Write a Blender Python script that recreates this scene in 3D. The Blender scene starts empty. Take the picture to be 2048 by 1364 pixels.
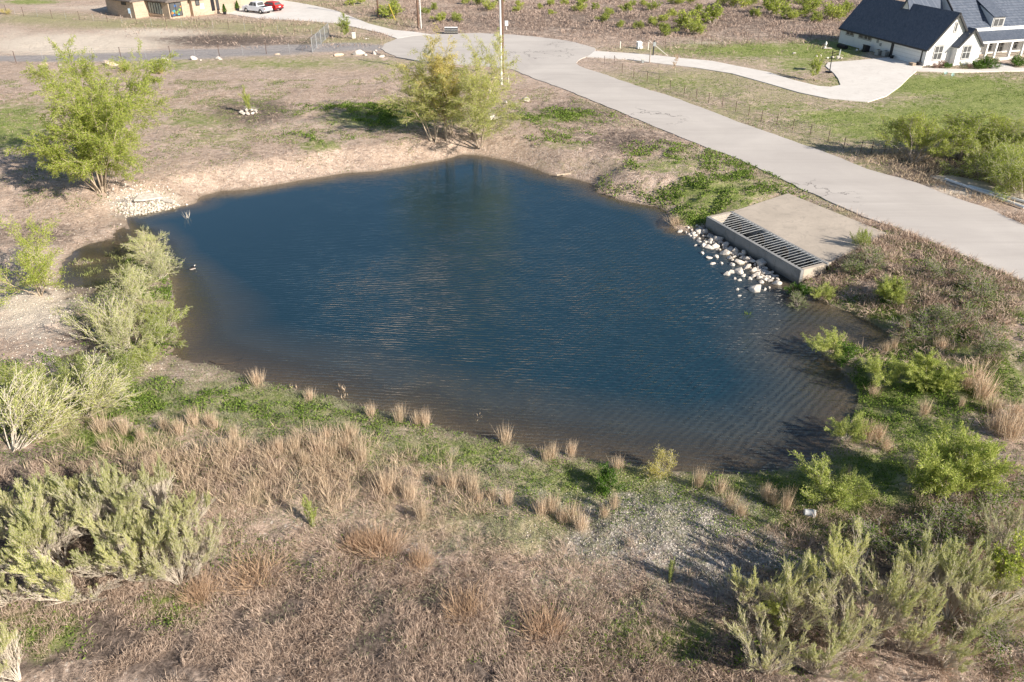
import bpy, math, random
import numpy as np
from mathutils import Vector
R = math.radians
# ------------------------------------------------------------------ camera, sky, sun, exposure
F, PITCH, CAMZ = 1593.0, R(30.5), 22.5          # focal length in pixels of the 2048 wide photograph
SC = bpy.context.scene
COL = SC.collection
cam = bpy.data.cameras.new('camera'); co = bpy.data.objects.new('camera', cam); COL.objects.link(co)
cam.sensor_width = 36; cam.lens = 36*F/2048; cam.clip_end = 6000
co.location = (0, 0, CAMZ); co.rotation_euler = (math.pi/2-PITCH, 0, 0); SC.camera = co
SUN_EL, SUN_AZ = R(28), R(127)
w = bpy.data.worlds.new('World'); SC.world = w; w.use_nodes = True
nt = w.node_tree; sky = nt.nodes.new('ShaderNodeTexSky'); sky.sky_type = 'NISHITA'; sky.sun_disc = False
sky.sun_elevation = SUN_EL; sky.sun_rotation = SUN_AZ; sky.altitude = 200; sky.air_density = 1.0; sky.dust_density = .6
bg = nt.nodes['Background']; bg.inputs[1].default_value = 0.072; nt.links.new(sky.outputs[0], bg.inputs[0])
sl = bpy.data.lights.new('sun', 'SUN'); sl.energy = 5.0; sl.angle = R(.6); sl.color = (1, .92, .80)
so = bpy.data.objects.new('sun', sl); COL.objects.link(so)
sdir = Vector((math.sin(SUN_AZ)*math.cos(SUN_EL), math.cos(SUN_AZ)*math.cos(SUN_EL), math.sin(SUN_EL)))
so.rotation_euler = sdir.to_track_quat('Z', 'Y').to_euler(); so.location = (60, -40, 60); sl.angle = R(.5)
SC.view_settings.view_transform = 'Standard'; SC.view_settings.look = 'None'
SC.view_settings.exposure = 0.72; SC.view_settings.gamma = 1
SC.render.engine = 'CYCLES'
SC.cycles.max_bounces = 5; SC.cycles.transparent_max_bounces = 12

# ------------------------------------------------------------------ projection used only to read positions off the photo
CP, SP = math.cos(PITCH), math.sin(PITCH)
def ray(px, py):
    a, b = (px-1024)/F, (682-py)/F
    return a, CP+b*SP, -SP+b*CP
def atz(px, py, z=0.):
    dx, dy, dz = ray(px, py); t = (z-CAMZ)/dz
    return dx*t, dy*t
def toz(py, Y):                                    # height where the ray of row py crosses distance Y
    dx, dy, dz = ray(1024, py); return CAMZ+dz*Y/dy
def proj(x, y, z):
    z = z-CAMZ; d = y*CP-z*SP; u = y*SP+z*CP
    d = np.maximum(d, .1)
    return 1024+x/d*F, 682-u/d*F
# ------------------------------------------------------------------ numpy noise
def vnoise(x, y, seed=0):
    x = np.asarray(x, float); y = np.asarray(y, float)
    xi = np.floor(x).astype(np.int64); yi = np.floor(y).astype(np.int64)
    fx = x-xi; fy = y-yi; fx = fx*fx*(3-2*fx); fy = fy*fy*(3-2*fy)
    def h(a, b):
        n = (a*374761393+b*668265263+seed*1442695) & 0x7fffffff
        n = ((n ^ (n >> 13))*1274126177) & 0x7fffffff
        n = ((n ^ (n >> 15))*2246822519) & 0x7fffffff
        return ((n ^ (n >> 11)) & 0xffff)/65535.
    return (h(xi, yi)*(1-fx)+h(xi+1, yi)*fx)*(1-fy)+(h(xi, yi+1)*(1-fx)+h(xi+1, yi+1)*fx)*fy
def fbm(x, y, seed=0, o=4):
    s = 0; a = .5
    for i in range(o):
        s = s+a*vnoise(x*2**i, y*2**i, seed+i*17); a *= .5
    return s/(1-.5**o)
def sstep(t): t = np.clip(t, 0, 1); return t*t*(3-2*t)
def inside(poly, x, y):
    c = np.zeros(np.shape(x), bool); n = len(poly)
    for i in range(n):
        x0, y0 = poly[i]; x1, y1 = poly[(i+1) % n]
        if y0 == y1: continue
        c ^= ((y0 > y) != (y1 > y)) & (x < (x1-x0)*(y-y0)/(y1-y0)+x0)
    return c
def pdist(poly, x, y, closed=True):
    d = np.full(np.shape(x), 1e9); n = len(poly)
    for i in range(n if closed else n-1):
        x0, y0 = poly[i]; x1, y1 = poly[(i+1) % n]
        ex, ey = x1-x0, y1-y0; L = ex*ex+ey*ey+1e-9
        t = np.clip(((x-x0)*ex+(y-y0)*ey)/L, 0, 1)
        d = np.minimum(d, (x-x0-t*ex)**2+(y-y0-t*ey)**2)
    return np.sqrt(d)
def densify(poly, step, amp=0., seed=1, closed=True):
    out = []; n = len(poly)
    for i in range(n if closed else n-1):
        a = poly[i]; b = poly[(i+1) % n]; L = math.dist(a, b); k = max(1, int(L/step))
        for j in range(k):
            t = j/k; x = a[0]+(b[0]-a[0])*t; y = a[1]+(b[1]-a[1])*t
            if amp:
                x += amp*2*(float(fbm(x*.8, y*.8, seed, 3))-.5); y += amp*2*(float(fbm(x*.8+50, y*.8, seed+3, 3))-.5)
            out.append((x, y))
    if not closed: out.append(poly[-1])
    return out
# ------------------------------------------------------------------ outlines read off the photograph (pixels) laid on the ground
SHORE = [(890,318),(920,309),(960,311),(1010,320),(1060,335),(1100,350),(1150,358),(1180,367),(1195,385),(1240,400),(1290,408),(1330,420),(1350,440),(1372,456),
 (1392,452),(1440,480),(1500,512),(1560,546),(1600,570),(1625,590),(1660,610),(1700,622),(1745,645),(1775,665),(1787,690),(1765,706),(1725,700),(1690,683),(1655,672),
 (1628,690),(1640,708),(1662,724),(1690,750),(1712,778),(1716,808),(1700,840),(1680,868),(1658,892),(1650,915),(1600,930),(1550,942),(1500,946),(1440,950),(1380,948),
 (1330,942),(1280,936),(1230,928),(1180,920),(1130,908),(1090,900),(1030,890),(960,875),(900,860),(850,845),(800,830),(750,820),(700,810),(660,795),(620,785),(580,775),
 (520,765),(470,745),(420,730),(370,722),(345,710),(348,680),(352,650),(343,610),(346,570),(334,545),(322,520),(315,490),(290,466),(262,462),(250,447),(252,434),(300,427),(345,416),
 (395,406),(400,392),(440,382),(500,378),(560,368),(640,355),(700,345),(750,342),(800,335),(850,325)]
PUD = [[(240,452),(262,464),(285,480),(262,500),(250,530),(252,560),(240,600),(205,602),(170,588),(130,600),(120,565),(128,525),(150,500),(190,484),(226,478)],
       [(118,712),(170,700),(205,688),(240,694),(232,722),(190,742),(135,742)], [(165,655),(205,645),(222,660),(205,676),(170,676)]]
ROAD = [(862,69),(900,67),(960,66),(1020,69),(1080,74),(1135,81),(1170,90),(1189,96),(1190,103),(1173,113),(1157,120),(1154,126),(1160,132),(1179,139),(1214,150),(1274,172),
 (1334,190),(1409,217),(1484,247),(1560,273),(1640,301),(1734,338),(1800,356),(1851,373),(1904,393),(1983,419),(2048,448),(2300,540),(2700,700),
 (2700,860),(2300,672),(2048,564),(1921,509),(1804,460),(1728,433),(1640,393),(1560,357),(1508,332),(1440,304),(1380,281),(1330,262),(1274,238),(1199,207),(1134,180),(1069,157),
 (1024,138),(960,131),(900,128),(845,124),(795,114),(770,104),(763,96),(768,88),(794,77),(825,72)]
DRIVE_L = [(862,69),(830,64),(787,60),(737,47),(707,35),(674,22),(632,12),(594,5),(560,0),(500,-10),(466,2),(462,14),(440,20),(432,26),(459,28),(512,36),(617,42),(677,47),(717,56),(762,66),(794,77),(825,72)]
DRIVE_R = [(1189,102),(1294,109),(1359,116),(1424,122),(1474,132),(1536,144),(1586,160),(1636,172),(1661,174),(1681,170),(1676,157),(1668,147),(1651,132),(1656,125),(1711,121),(1756,117),(1781,114),
 (1848,131),(1833,142),(1818,155),(1801,172),(1773,192),(1736,204),(1698,201),(1656,197),(1598,185),(1536,167),(1464,147),(1389,135),(1319,127),(1254,119),(1174,114),(1182,108)]
WALK = [(1833,142),(1843,136),(1930,139),(1985,138),(1975,131),(2005,128),(2030,136),(2120,135),(2120,140),(2000,143),(1900,145)]
SLABR = [(1900,372),(1960,385),(2048,412),(2120,430),(2120,398),(2048,388),(1960,362),(1900,350),(1860,352)]
ZR = 1.45
W = lambda P, z: [atz(px, py, z) for px, py in P]
shore = densify(W(SHORE, 0), .8, .22, 5)
puds = [densify(W(p, 0), .6, .3, 8) for p in PUD]
road = densify(W(ROAD, ZR), .7, .22, 7); drive_l = W(DRIVE_L, ZR); drive_r = W(DRIVE_R, ZR); walk = W(WALK, ZR); slabr = W(SLABR, ZR)
paved = [road, drive_l, drive_r, walk, slabr]
# culvert box frame: origin at the left end of the front wall, u along the wall, v towards the road
CA = Vector(atz(1413, 433, 1.)); CB = Vector(atz(1602, 541, 1.))
cu = (CB-CA).normalized(); cv = Vector((-cu.y, cu.x)); CL = (CB-CA).length
def cuv(u, v): p = CA+cu*u+cv*v; return p.x, p.y
CD = 2.05                                            # depth of the pit
def slab_uv(px, py, z): p = Vector(atz(px, py, z))-CA; return p.dot(cu), p.dot(cv)
SB = [slab_uv(1576, 387, 1.42), slab_uv(1775, 467, 1.42)]
cul = [cuv(0, 0), cuv(CL, 0), cuv(CL, CD), cuv(*SB[1]), cuv(*SB[0]), cuv(0, CD)]
pit = [cuv(-.1, -.05), cuv(CL+.1, -.05), cuv(CL+.1, CD+.3), cuv(-.1, CD+.3)]
RIP = [(1372,447),(1413,448),(1470,478),(1530,512),(1575,545),(1600,566)]
rip = W(RIP, .1)
def terrain(x, y):
    x = np.asarray(x, float); y = np.asarray(y, float)
    d = pdist(shore, x, y); ins = inside(shore, x, y)
    west = sstep((-14-x)/8)*sstep((62-y)/10)
    T = .75+.7*sstep((y-30)/25); T = T*(1-west)+.42*west
    T = T+.5*sstep((x-22)/10)*sstep((60-y)/20)*.6
    wd = 4.2+1.5*vnoise(x*.12, y*.12, 3)-2.0*sstep((y-56)/8)
    n = (fbm(x*.35, y*.35, 2)-.5)*.35+(fbm(x*1.6, y*1.6, 9, 3)-.5)*.26
    h = T*(.12+.88*sstep(d/wd))*sstep(d/.5+.1)+n*sstep(d/3.)
    h = np.maximum(h, .05)
    slope = .15+.2*sstep((y-42)/12)
    dep = -np.minimum(1.7, .02+slope*d+(fbm(x*.5, y*.5, 4)-.5)*.12*sstep(d/1.5))
    z = np.where(ins, dep, h)
    for p in puds:
        pi = inside(p, x, y); pd = pdist(p, x, y)
        z = np.where(pi, -.16+.75*np.maximum(fbm(x*.45, y*1.3, 31, 3)-.42, -.1), np.where((pd < 1.5) & ~ins, np.minimum(z, .06+.25*pd), z))
    # levelled ground under the paving
    dr = np.full(x.shape, 1e9); inr = np.zeros(x.shape, bool)
    for p in paved:
        dr = np.minimum(dr, pdist(p, x, y)); inr |= inside(p, x, y)
    dr = np.where(inr, 0, dr)
    k = 1-sstep((dr-.6)/3.0)
    z = np.where(ins, z, z*(1-k)+(ZR-.05*(dr <= .35)-.012)*k)
    far = sstep((y-75)/15); z = np.where(ins, z, z*(1-far*(1-k))+(ZR-.02+n*.8)*far*(1-k))
    # lane from the slab down to the water, rubble in front of the wall, pit
    dc = np.where(inside(cul, x, y), 0, pdist(cul, x, y))
    du = (x-CA.x)*cu.x+(y-CA.y)*cu.y; dv = (x-CA.x)*cv.x+(y-CA.y)*cv.y
    zs = np.clip(1.0+(dv-CD)*.42/(SB[0][1]-CD), .6, ZR)-.12
    kk = 1-sstep(dc/1.6)
    z = np.where(dv > .0, z*(1-kk)+np.minimum(z+.2, zs)*kk*1., z)
    z = np.where(dc <= 0, zs-.25, z)
    dp = pdist(rip, x, y, False)
    z = np.where((dv < .15) & (dp < 2.2), np.maximum(z, (.42*(1-sstep((du-5.5)/3.5)))*np.exp(-(dp/1.0)**2)-.1), z)
    z = np.where(inside(pit, x, y), -.35, z)
    return z
def tz(x, y): return float(terrain(np.array([x]), np.array([y]))[0])
def G(px, py):
    z = .9
    for _ in range(7):
        x, y = atz(px, py, z); z = .35*z+.65*max(tz(x, y), 0)
    return x, y, z
# ------------------------------------------------------------------ mesh helpers
def raw_mesh(name, V, loops, starts, smooth=False):
    me = bpy.data.meshes.new(name); V = np.ascontiguousarray(V, np.float32)
    me.vertices.add(len(V)); me.vertices.foreach_set('co', V.ravel())
    me.loops.add(len(loops)); me.loops.foreach_set('vertex_index', np.asarray(loops, np.int32))
    me.polygons.add(len(starts)); me.polygons.foreach_set('loop_start', np.asarray(starts, np.int32))
    if smooth: me.polygons.foreach_set('use_smooth', np.ones(len(starts), bool))
    me.update(calc_edges=True); return me
def link(name, me, mat=None, parent=None):
    o = bpy.data.objects.new(name, me); COL.objects.link(o)
    if mat: me.materials.append(mat)
    if parent: o.parent = parent
    return o
def tag(o, label=None, cat=None, group=None, kind=None):
    for k, v in (('label', label), ('category', cat), ('group', group), ('kind', kind)):
        if v: o[k] = v
    return o
def thing(name, label, cat, loc=(0, 0, 0), rz=0, group=None):
    o = bpy.data.objects.new(name, None); COL.objects.link(o); o.empty_display_size = .3
    o.location = loc; o.rotation_euler = (0, 0, rz); return tag(o, label, cat, group)
def dup(root, loc, rz=0, sc=1, label=None, group=None, tilt=0):
    r = root.copy(); COL.objects.link(r); r.location = loc; r.rotation_euler = (tilt, 0, rz)
    r.scale = (sc, sc, sc) if np.isscalar(sc) else sc
    if label: r['label'] = label
    if group: r['group'] = group
    for ch in root.children:
        c = ch.copy(); COL.objects.link(c); c.parent = r
        for g in ch.children:
            d = g.copy(); COL.objects.link(d); d.parent = c
    return r
class MB:
    def __init__(s): s.v = []; s.f = []
    def add(s, vs, fs):
        n = len(s.v); s.v += [tuple(p) for p in vs]; s.f += [[i+n for i in f] for f in fs]; return s
    def box(s, x0, x1, y0, y1, z0, z1):
        return s.add([(x0,y0,z0),(x1,y0,z0),(x1,y1,z0),(x0,y1,z0),(x0,y0,z1),(x1,y0,z1),(x1,y1,z1),(x0,y1,z1)],
                     [(0,3,2,1),(4,5,6,7),(0,1,5,4),(1,2,6,5),(2,3,7,6),(3,0,4,7)])
    def prism(s, poly, z0, z1):
        n = len(poly); z0 = z0 if hasattr(z0, '__len__') else [z0]*n; z1 = z1 if hasattr(z1, '__len__') else [z1]*n
        a = sum(poly[i][0]*poly[(i+1) % n][1]-poly[(i+1) % n][0]*poly[i][1] for i in range(n))
        if a < 0: poly = poly[::-1]; z0 = z0[::-1]; z1 = z1[::-1]
        vs = [(p[0], p[1], z) for p, z in zip(poly, z0)]+[(p[0], p[1], z) for p, z in zip(poly, z1)]
        return s.add(vs, [list(range(n))[::-1], list(range(n, 2*n))]+[(i, (i+1) % n, (i+1) % n+n, i+n) for i in range(n)])
    def ext(s, pts, ax, a0, a1):                    # polygon of (p,q) pairs extruded along axis 'x' or 'y'
        f = (lambda p, q, a: (a, p, q)) if ax == 'x' else (lambda p, q, a: (p, a, q)); n = len(pts)
        return s.add([f(p, q, a0) for p, q in pts]+[f(p, q, a1) for p, q in pts],
                     [list(range(n)), list(range(n, 2*n))[::-1]]+[(i, i+n, (i+1) % n+n, (i+1) % n) for i in range(n)])
    def tube(s, p, q, r0, r1=None, n=6, cap=True):
        p = Vector(p); q = Vector(q); r1 = r0 if r1 is None else r1; d = (q-p).normalized()
        a = d.orthogonal().normalized(); b = d.cross(a)
        vs = [c+a*(r*math.cos(t))+b*(r*math.sin(t)) for c, r in ((p, r0), (q, r1)) for t in [2*math.pi*i/n for i in range(n)]]
        fs = [(i, (i+1) % n, (i+1) % n+n, i+n) for i in range(n)]
        if cap: fs += [list(range(n))[::-1], list(range(n, 2*n))]
        return s.add(vs, fs)
    def slab(s, pts, t):                             # 3-D polygon thickened along its own normal
        P = [Vector(p) for p in pts]; nn = (P[1]-P[0]).cross(P[-1]-P[0]).normalized(); n = len(P)
        if nn.z < 0: nn = -nn
        return s.add(P+[p-nn*t for p in P], [list(range(n)), list(range(n, 2*n))[::-1]]+[(i, i+n, (i+1) % n+n, (i+1) % n) for i in range(n)])
    def build(s, name, mat, parent=None, smooth=False, bevel=0):
        me = bpy.data.meshes.new(name); me.from_pydata(s.v, [], s.f)
        import bmesh
        bm = bmesh.new(); bm.from_mesh(me); bmesh.ops.recalc_face_normals(bm, faces=bm.faces)
        if bevel: bmesh.ops.bevel(bm, geom=bm.edges[:], offset=bevel, segments=2, affect='EDGES')
        bm.to_mesh(me); bm.free()
        if smooth:
            for p in me.polygons: p.use_smooth = True
        return link(name, me, mat, parent)
# ------------------------------------------------------------------ materials
def mat(name, rough=.9):
    m = bpy.data.materials.new(name); m.use_nodes = True; b = m.node_tree.nodes['Principled BSDF']
    b.inputs['Roughness'].default_value = rough; b.inputs['Specular IOR Level'].default_value = .25
    return m, m.node_tree, b
def nd(t, kind, **kw):
    n = t.nodes.new(kind)
    for k, v in kw.items():
        if k[0] == 'i' and k[1:].isdigit(): n.inputs[int(k[1:])].default_value = v
        elif k.startswith('in_'): n.inputs[k[3:].replace('_', ' ')].default_value = v
        else: setattr(n, k, v)
    return n
def noise(t, scale, detail=5, rough=.6, dist=0, vec=None):
    n = nd(t, 'ShaderNodeTexNoise', in_Scale=scale, in_Detail=detail, in_Roughness=rough, in_Distortion=dist)
    if vec is not None: t.links.new(vec, n.inputs['Vector'])
    return n.outputs['Fac']
def mapr(t, v, a, b, c=0., d=1.):
    n = nd(t, 'ShaderNodeMapRange', i1=a, i2=b, i3=c, i4=d); t.links.new(v, n.inputs[0]); return n.outputs[0]
def mth(t, op, a, b=None, clamp=False):
    n = nd(t, 'ShaderNodeMath', operation=op, use_clamp=clamp)
    for i, v in enumerate((a, b)):
        if v is None: continue
        if isinstance(v, (int, float)): n.inputs[i].default_value = v
        else: t.links.new(v, n.inputs[i])
    return n.outputs[0]
def mix(t, f, a, b, bt='MIX'):
    n = nd(t, 'ShaderNodeMix', data_type='RGBA', blend_type=bt)
    for i, v in ((0, f), (6, a), (7, b)):
        if isinstance(v, (int, float)): n.inputs[i].default_value = v
        elif isinstance(v, tuple): n.inputs[i].default_value = v+(1,) if len(v) == 3 else v
        else: t.links.new(v, n.inputs[i])
    return n.outputs[2]
def geo(t): return t.nodes.new('ShaderNodeNewGeometry').outputs['Position']
def bump(t, b, h, st=.5, dist=.05):
    n = nd(t, 'ShaderNodeBump', in_Strength=st, in_Distance=dist); t.links.new(h, n.inputs['Height']); t.links.new(n.outputs[0], b.inputs['Normal'])
def simple(name, c1, c2=None, scale=3., rough=.85, metal=0, bmp=0, world=True):
    m, t, b = mat(name, rough); b.inputs['Metallic'].default_value = metal
    c2 = c2 or tuple(v*.8 for v in c1)
    vec = geo(t) if world else t.nodes.new('ShaderNodeTexCoord').outputs['Object']
    f = noise(t, scale, 5, .65, 0, vec); t.links.new(mix(t, mapr(t, f, .3, .7), c1, c2), b.inputs['Base Color'])
    if bmp: bump(t, b, noise(t, scale*4, 4, .6, 0, vec), bmp)
    return m
def leaf(name, c1, c2, trans=.35, var=.3):
    m, t, b = mat(name, .7); t.nodes.remove(b)
    g = t.nodes.new('ShaderNodeNewGeometry'); oi = t.nodes.new('ShaderNodeObjectInfo')
    c = mix(t, g.outputs['Random Per Island'], c1, c2)
    h = nd(t, 'ShaderNodeHueSaturation'); t.links.new(c, h.inputs['Color'])
    t.links.new(mapr(t, oi.outputs['Random'], 0, 1, 1-var*.6, 1+var*.6), h.inputs['Value'])
    t.links.new(mapr(t, oi.outputs['Random'], 0, 1, .5+.02*var, .5-.03*var), h.inputs['Hue'])
    d = nd(t, 'ShaderNodeBsdfDiffuse'); tr = nd(t, 'ShaderNodeBsdfTranslucent'); mx = nd(t, 'ShaderNodeMixShader', i0=trans)
    t.links.new(h.outputs[0], d.inputs[0]); t.links.new(h.outputs[0], tr.inputs[0])
    t.links.new(d.outputs[0], mx.inputs[1]); t.links.new(tr.outputs[0], mx.inputs[2])
    t.links.new(mx.outputs[0], t.nodes['Material Output'].inputs[0]); return m
M = {}
M['bark'] = simple('willow bark', (.56,.46,.35), (.36,.28,.21), 4)
M['twig'] = simple('pale dry stems', (.72,.64,.54), (.50,.43,.35), 5)
M['greytwig'] = simple('grey dead twigs', (.50,.42,.37), (.30,.25,.22), 5)
M['willow'] = leaf('willow leaves', (.50,.55,.13), (.22,.31,.055), .45)
M['willow_l'] = leaf('pale willow leaves', (.74,.74,.26), (.40,.46,.12), .5)
M['willow_y'] = leaf('yellowing willow leaves', (.86,.74,.28), (.52,.48,.14), .52)
M['bacch'] = leaf('feathery shrub leaves', (.72,.69,.33), (.38,.46,.12), .42)
M['bright'] = leaf('fresh spring leaves', (.60,.62,.20), (.26,.35,.07), .4)
M['deep'] = leaf('deep green leaves', (.14,.25,.04), (.06,.13,.02), .3)
M['field'] = leaf('field bush leaves', (.50,.54,.12), (.27,.35,.07), .35)
M['weed'] = leaf('weed leaves', (.28,.37,.08), (.07,.13,.025), .3, 0)
M['dry'] = leaf('dry grass', (.78,.61,.485), (.27,.195,.15), .12, 0)
M['dry2'] = leaf('tan bunchgrass', (.80,.64,.47), (.46,.345,.24), .18, .15)
M['drydark'] = leaf('far dead brush', (.54,.42,.35), (.25,.185,.155), .1, 0)
M['straw'] = leaf('orange straw', (.70,.50,.34), (.44,.30,.20), .25, .1)
M['sage'] = leaf('grey green short grass', (.48,.47,.31), (.17,.22,.085), .25, 0)
M['shrubred'] = leaf('pinkish leaves', (.5,.3,.26), (.3,.22,.15), .3)
M['rock'] = simple('pale limestone', (.74,.68,.61), (.44,.38,.33), 4., .9, 0, .6)
M['rock_o'] = simple('orange stained limestone', (.66,.50,.36), (.75,.62,.5), 2., .9, 0, .6)
M['post'] = simple('rusty steel post', (.16,.11,.09), (.09,.06,.05), 8)
M['galv'] = simple('galvanised steel', (.55,.56,.57), (.4,.41,.42), 6, .5, .5)
M['wire'] = simple('fence wire', (.30,.27,.25), (.22,.2,.19), 6, .6)
M['pole'] = simple('brown timber pole', (.20,.12,.085), (.12,.075,.055), 3)
M['mud'] = simple('dark wet wood', (.12,.09,.07), (.06,.045,.035), 6)
M['white'] = simple('white paint', (.80,.80,.79), (.72,.72,.71), 2, .6)
M['offw'] = simple('cream plastic', (.78,.74,.66), (.7,.66,.6), 2, .6)
M['black'] = simple('black plastic', (.03,.03,.035), (.015,.015,.02), 3, .5)
M['darkg'] = simple('dark grey trim', (.06,.06,.065), (.04,.04,.045), 3, .6)
M['glass'] = simple('dark window glass', (.13,.13,.13), (.08,.085,.09), 1, .15)
M['trim'] = simple('brown window trim', (.22,.20,.185), (.15,.14,.13), 3, .6)
M['steel'] = simple('unit grey metal', (.40,.42,.42), (.3,.32,.32), 4, .5)
M['rubber'] = simple('tyre rubber', (.02,.02,.02), (.03,.03,.03), 4, .8)
M['chrome'] = simple('wheel metal', (.55,.55,.56), (.4,.4,.4), 5, .3, .8)
M['yellow'] = simple('yellow plastic', (.7,.5,.08), (.6,.42,.06), 3, .5)

def concrete(name, c1, c2, stain=(.30,.26,.22), streak=False):
    m, t, b = mat(name, .85); v = geo(t)
    c = mix(t, mapr(t, noise(t, .35, 6, .65, .4, v), .35, .65), c1, c2)
    c = mix(t, mapr(t, noise(t, .9, 6, .7, 1.2, v), .52, .72, 0, .55), c, stain)
    c = mix(t, mapr(t, noise(t, 14, 3, .6, 0, v), .3, .7, 0, .25), c, tuple(k*.7 for k in c2))
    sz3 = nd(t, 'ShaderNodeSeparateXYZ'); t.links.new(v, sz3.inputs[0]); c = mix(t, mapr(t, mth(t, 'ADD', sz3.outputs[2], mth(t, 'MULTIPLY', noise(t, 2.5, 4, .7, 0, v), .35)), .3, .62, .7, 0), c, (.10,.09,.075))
    c = mix(t, mapr(t, noise(t, .5, 6, .75, 2.5, v), .55, .68, 0, .55), c, stain); t.links.new(c, b.inputs['Base Color']); bump(t, b, noise(t, 20, 4, .6, 0, v), .3, .02); return m
M['conc'] = concrete('weathered concrete slab', (.60,.51,.42), (.47,.40,.33))
M['conc_shade'] = concrete('weathered concrete darkened as shade', (.36,.35,.34), (.25,.25,.25), (.16,.155,.15))  # darker than the slab concrete: shade of wall and pit put into the colour
M['drive'] = concrete('pale concrete driveway', (.78,.73,.68), (.70,.65,.60), (.55,.5,.45))
def asphalt():
    m, t, b = mat('weathered chip seal road', .9); v = geo(t)
    c = mix(t, mapr(t, noise(t, .12, 5, .6, .5, v), .35, .65), (.61,.56,.515), (.51,.465,.43))
    mp = nd(t, 'ShaderNodeMapping'); mp.inputs['Rotation'].default_value = (0, 0, R(60)); mp.inputs['Scale'].default_value = (.06, 1.1, 1)
    t.links.new(v, mp.inputs[0])
    c = mix(t, mapr(t, noise(t, 1, 4, .6, 0, mp.outputs[0]), .48, .72, 0, .35), c, (.39,.35,.32))
    c = mix(t, mapr(t, noise(t, 30, 2, .6, 0, v), .35, .7, 0, .3), c, (.33,.29,.27))
    vo = nd(t, 'ShaderNodeTexVoronoi', feature='DISTANCE_TO_EDGE', in_Scale=.22)
    wv = nd(t, 'ShaderNodeMixRGB', i0=.12); nz = nd(t, 'ShaderNodeTexNoise', in_Scale=1.2, in_Detail=4); t.links.new(v, nz.inputs[0])
    t.links.new(v, wv.inputs[1]); vm = nd(t, 'ShaderNodeVectorMath', operation='MULTIPLY_ADD', i1=(3, 3, 0)); t.links.new(nz.outputs[1], vm.inputs[0]); t.links.new(v, vm.inputs[2])
    t.links.new(vm.outputs[0], vo.inputs['Vector'])
    gate = mapr(t, noise(t, .07, 2, .5, 0, v), .56, .62)
    cr = mth(t, 'MULTIPLY', mapr(t, vo.outputs['Distance'], .004, .016, .75, 0), gate)
    c = mix(t, cr, c, (.10,.085,.08)); t.links.new(c, b.inputs['Base Color']); bump(t, b, noise(t, 25, 3, .6, 0, v), .25, .01); return m
M['asphalt'] = asphalt()
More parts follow.
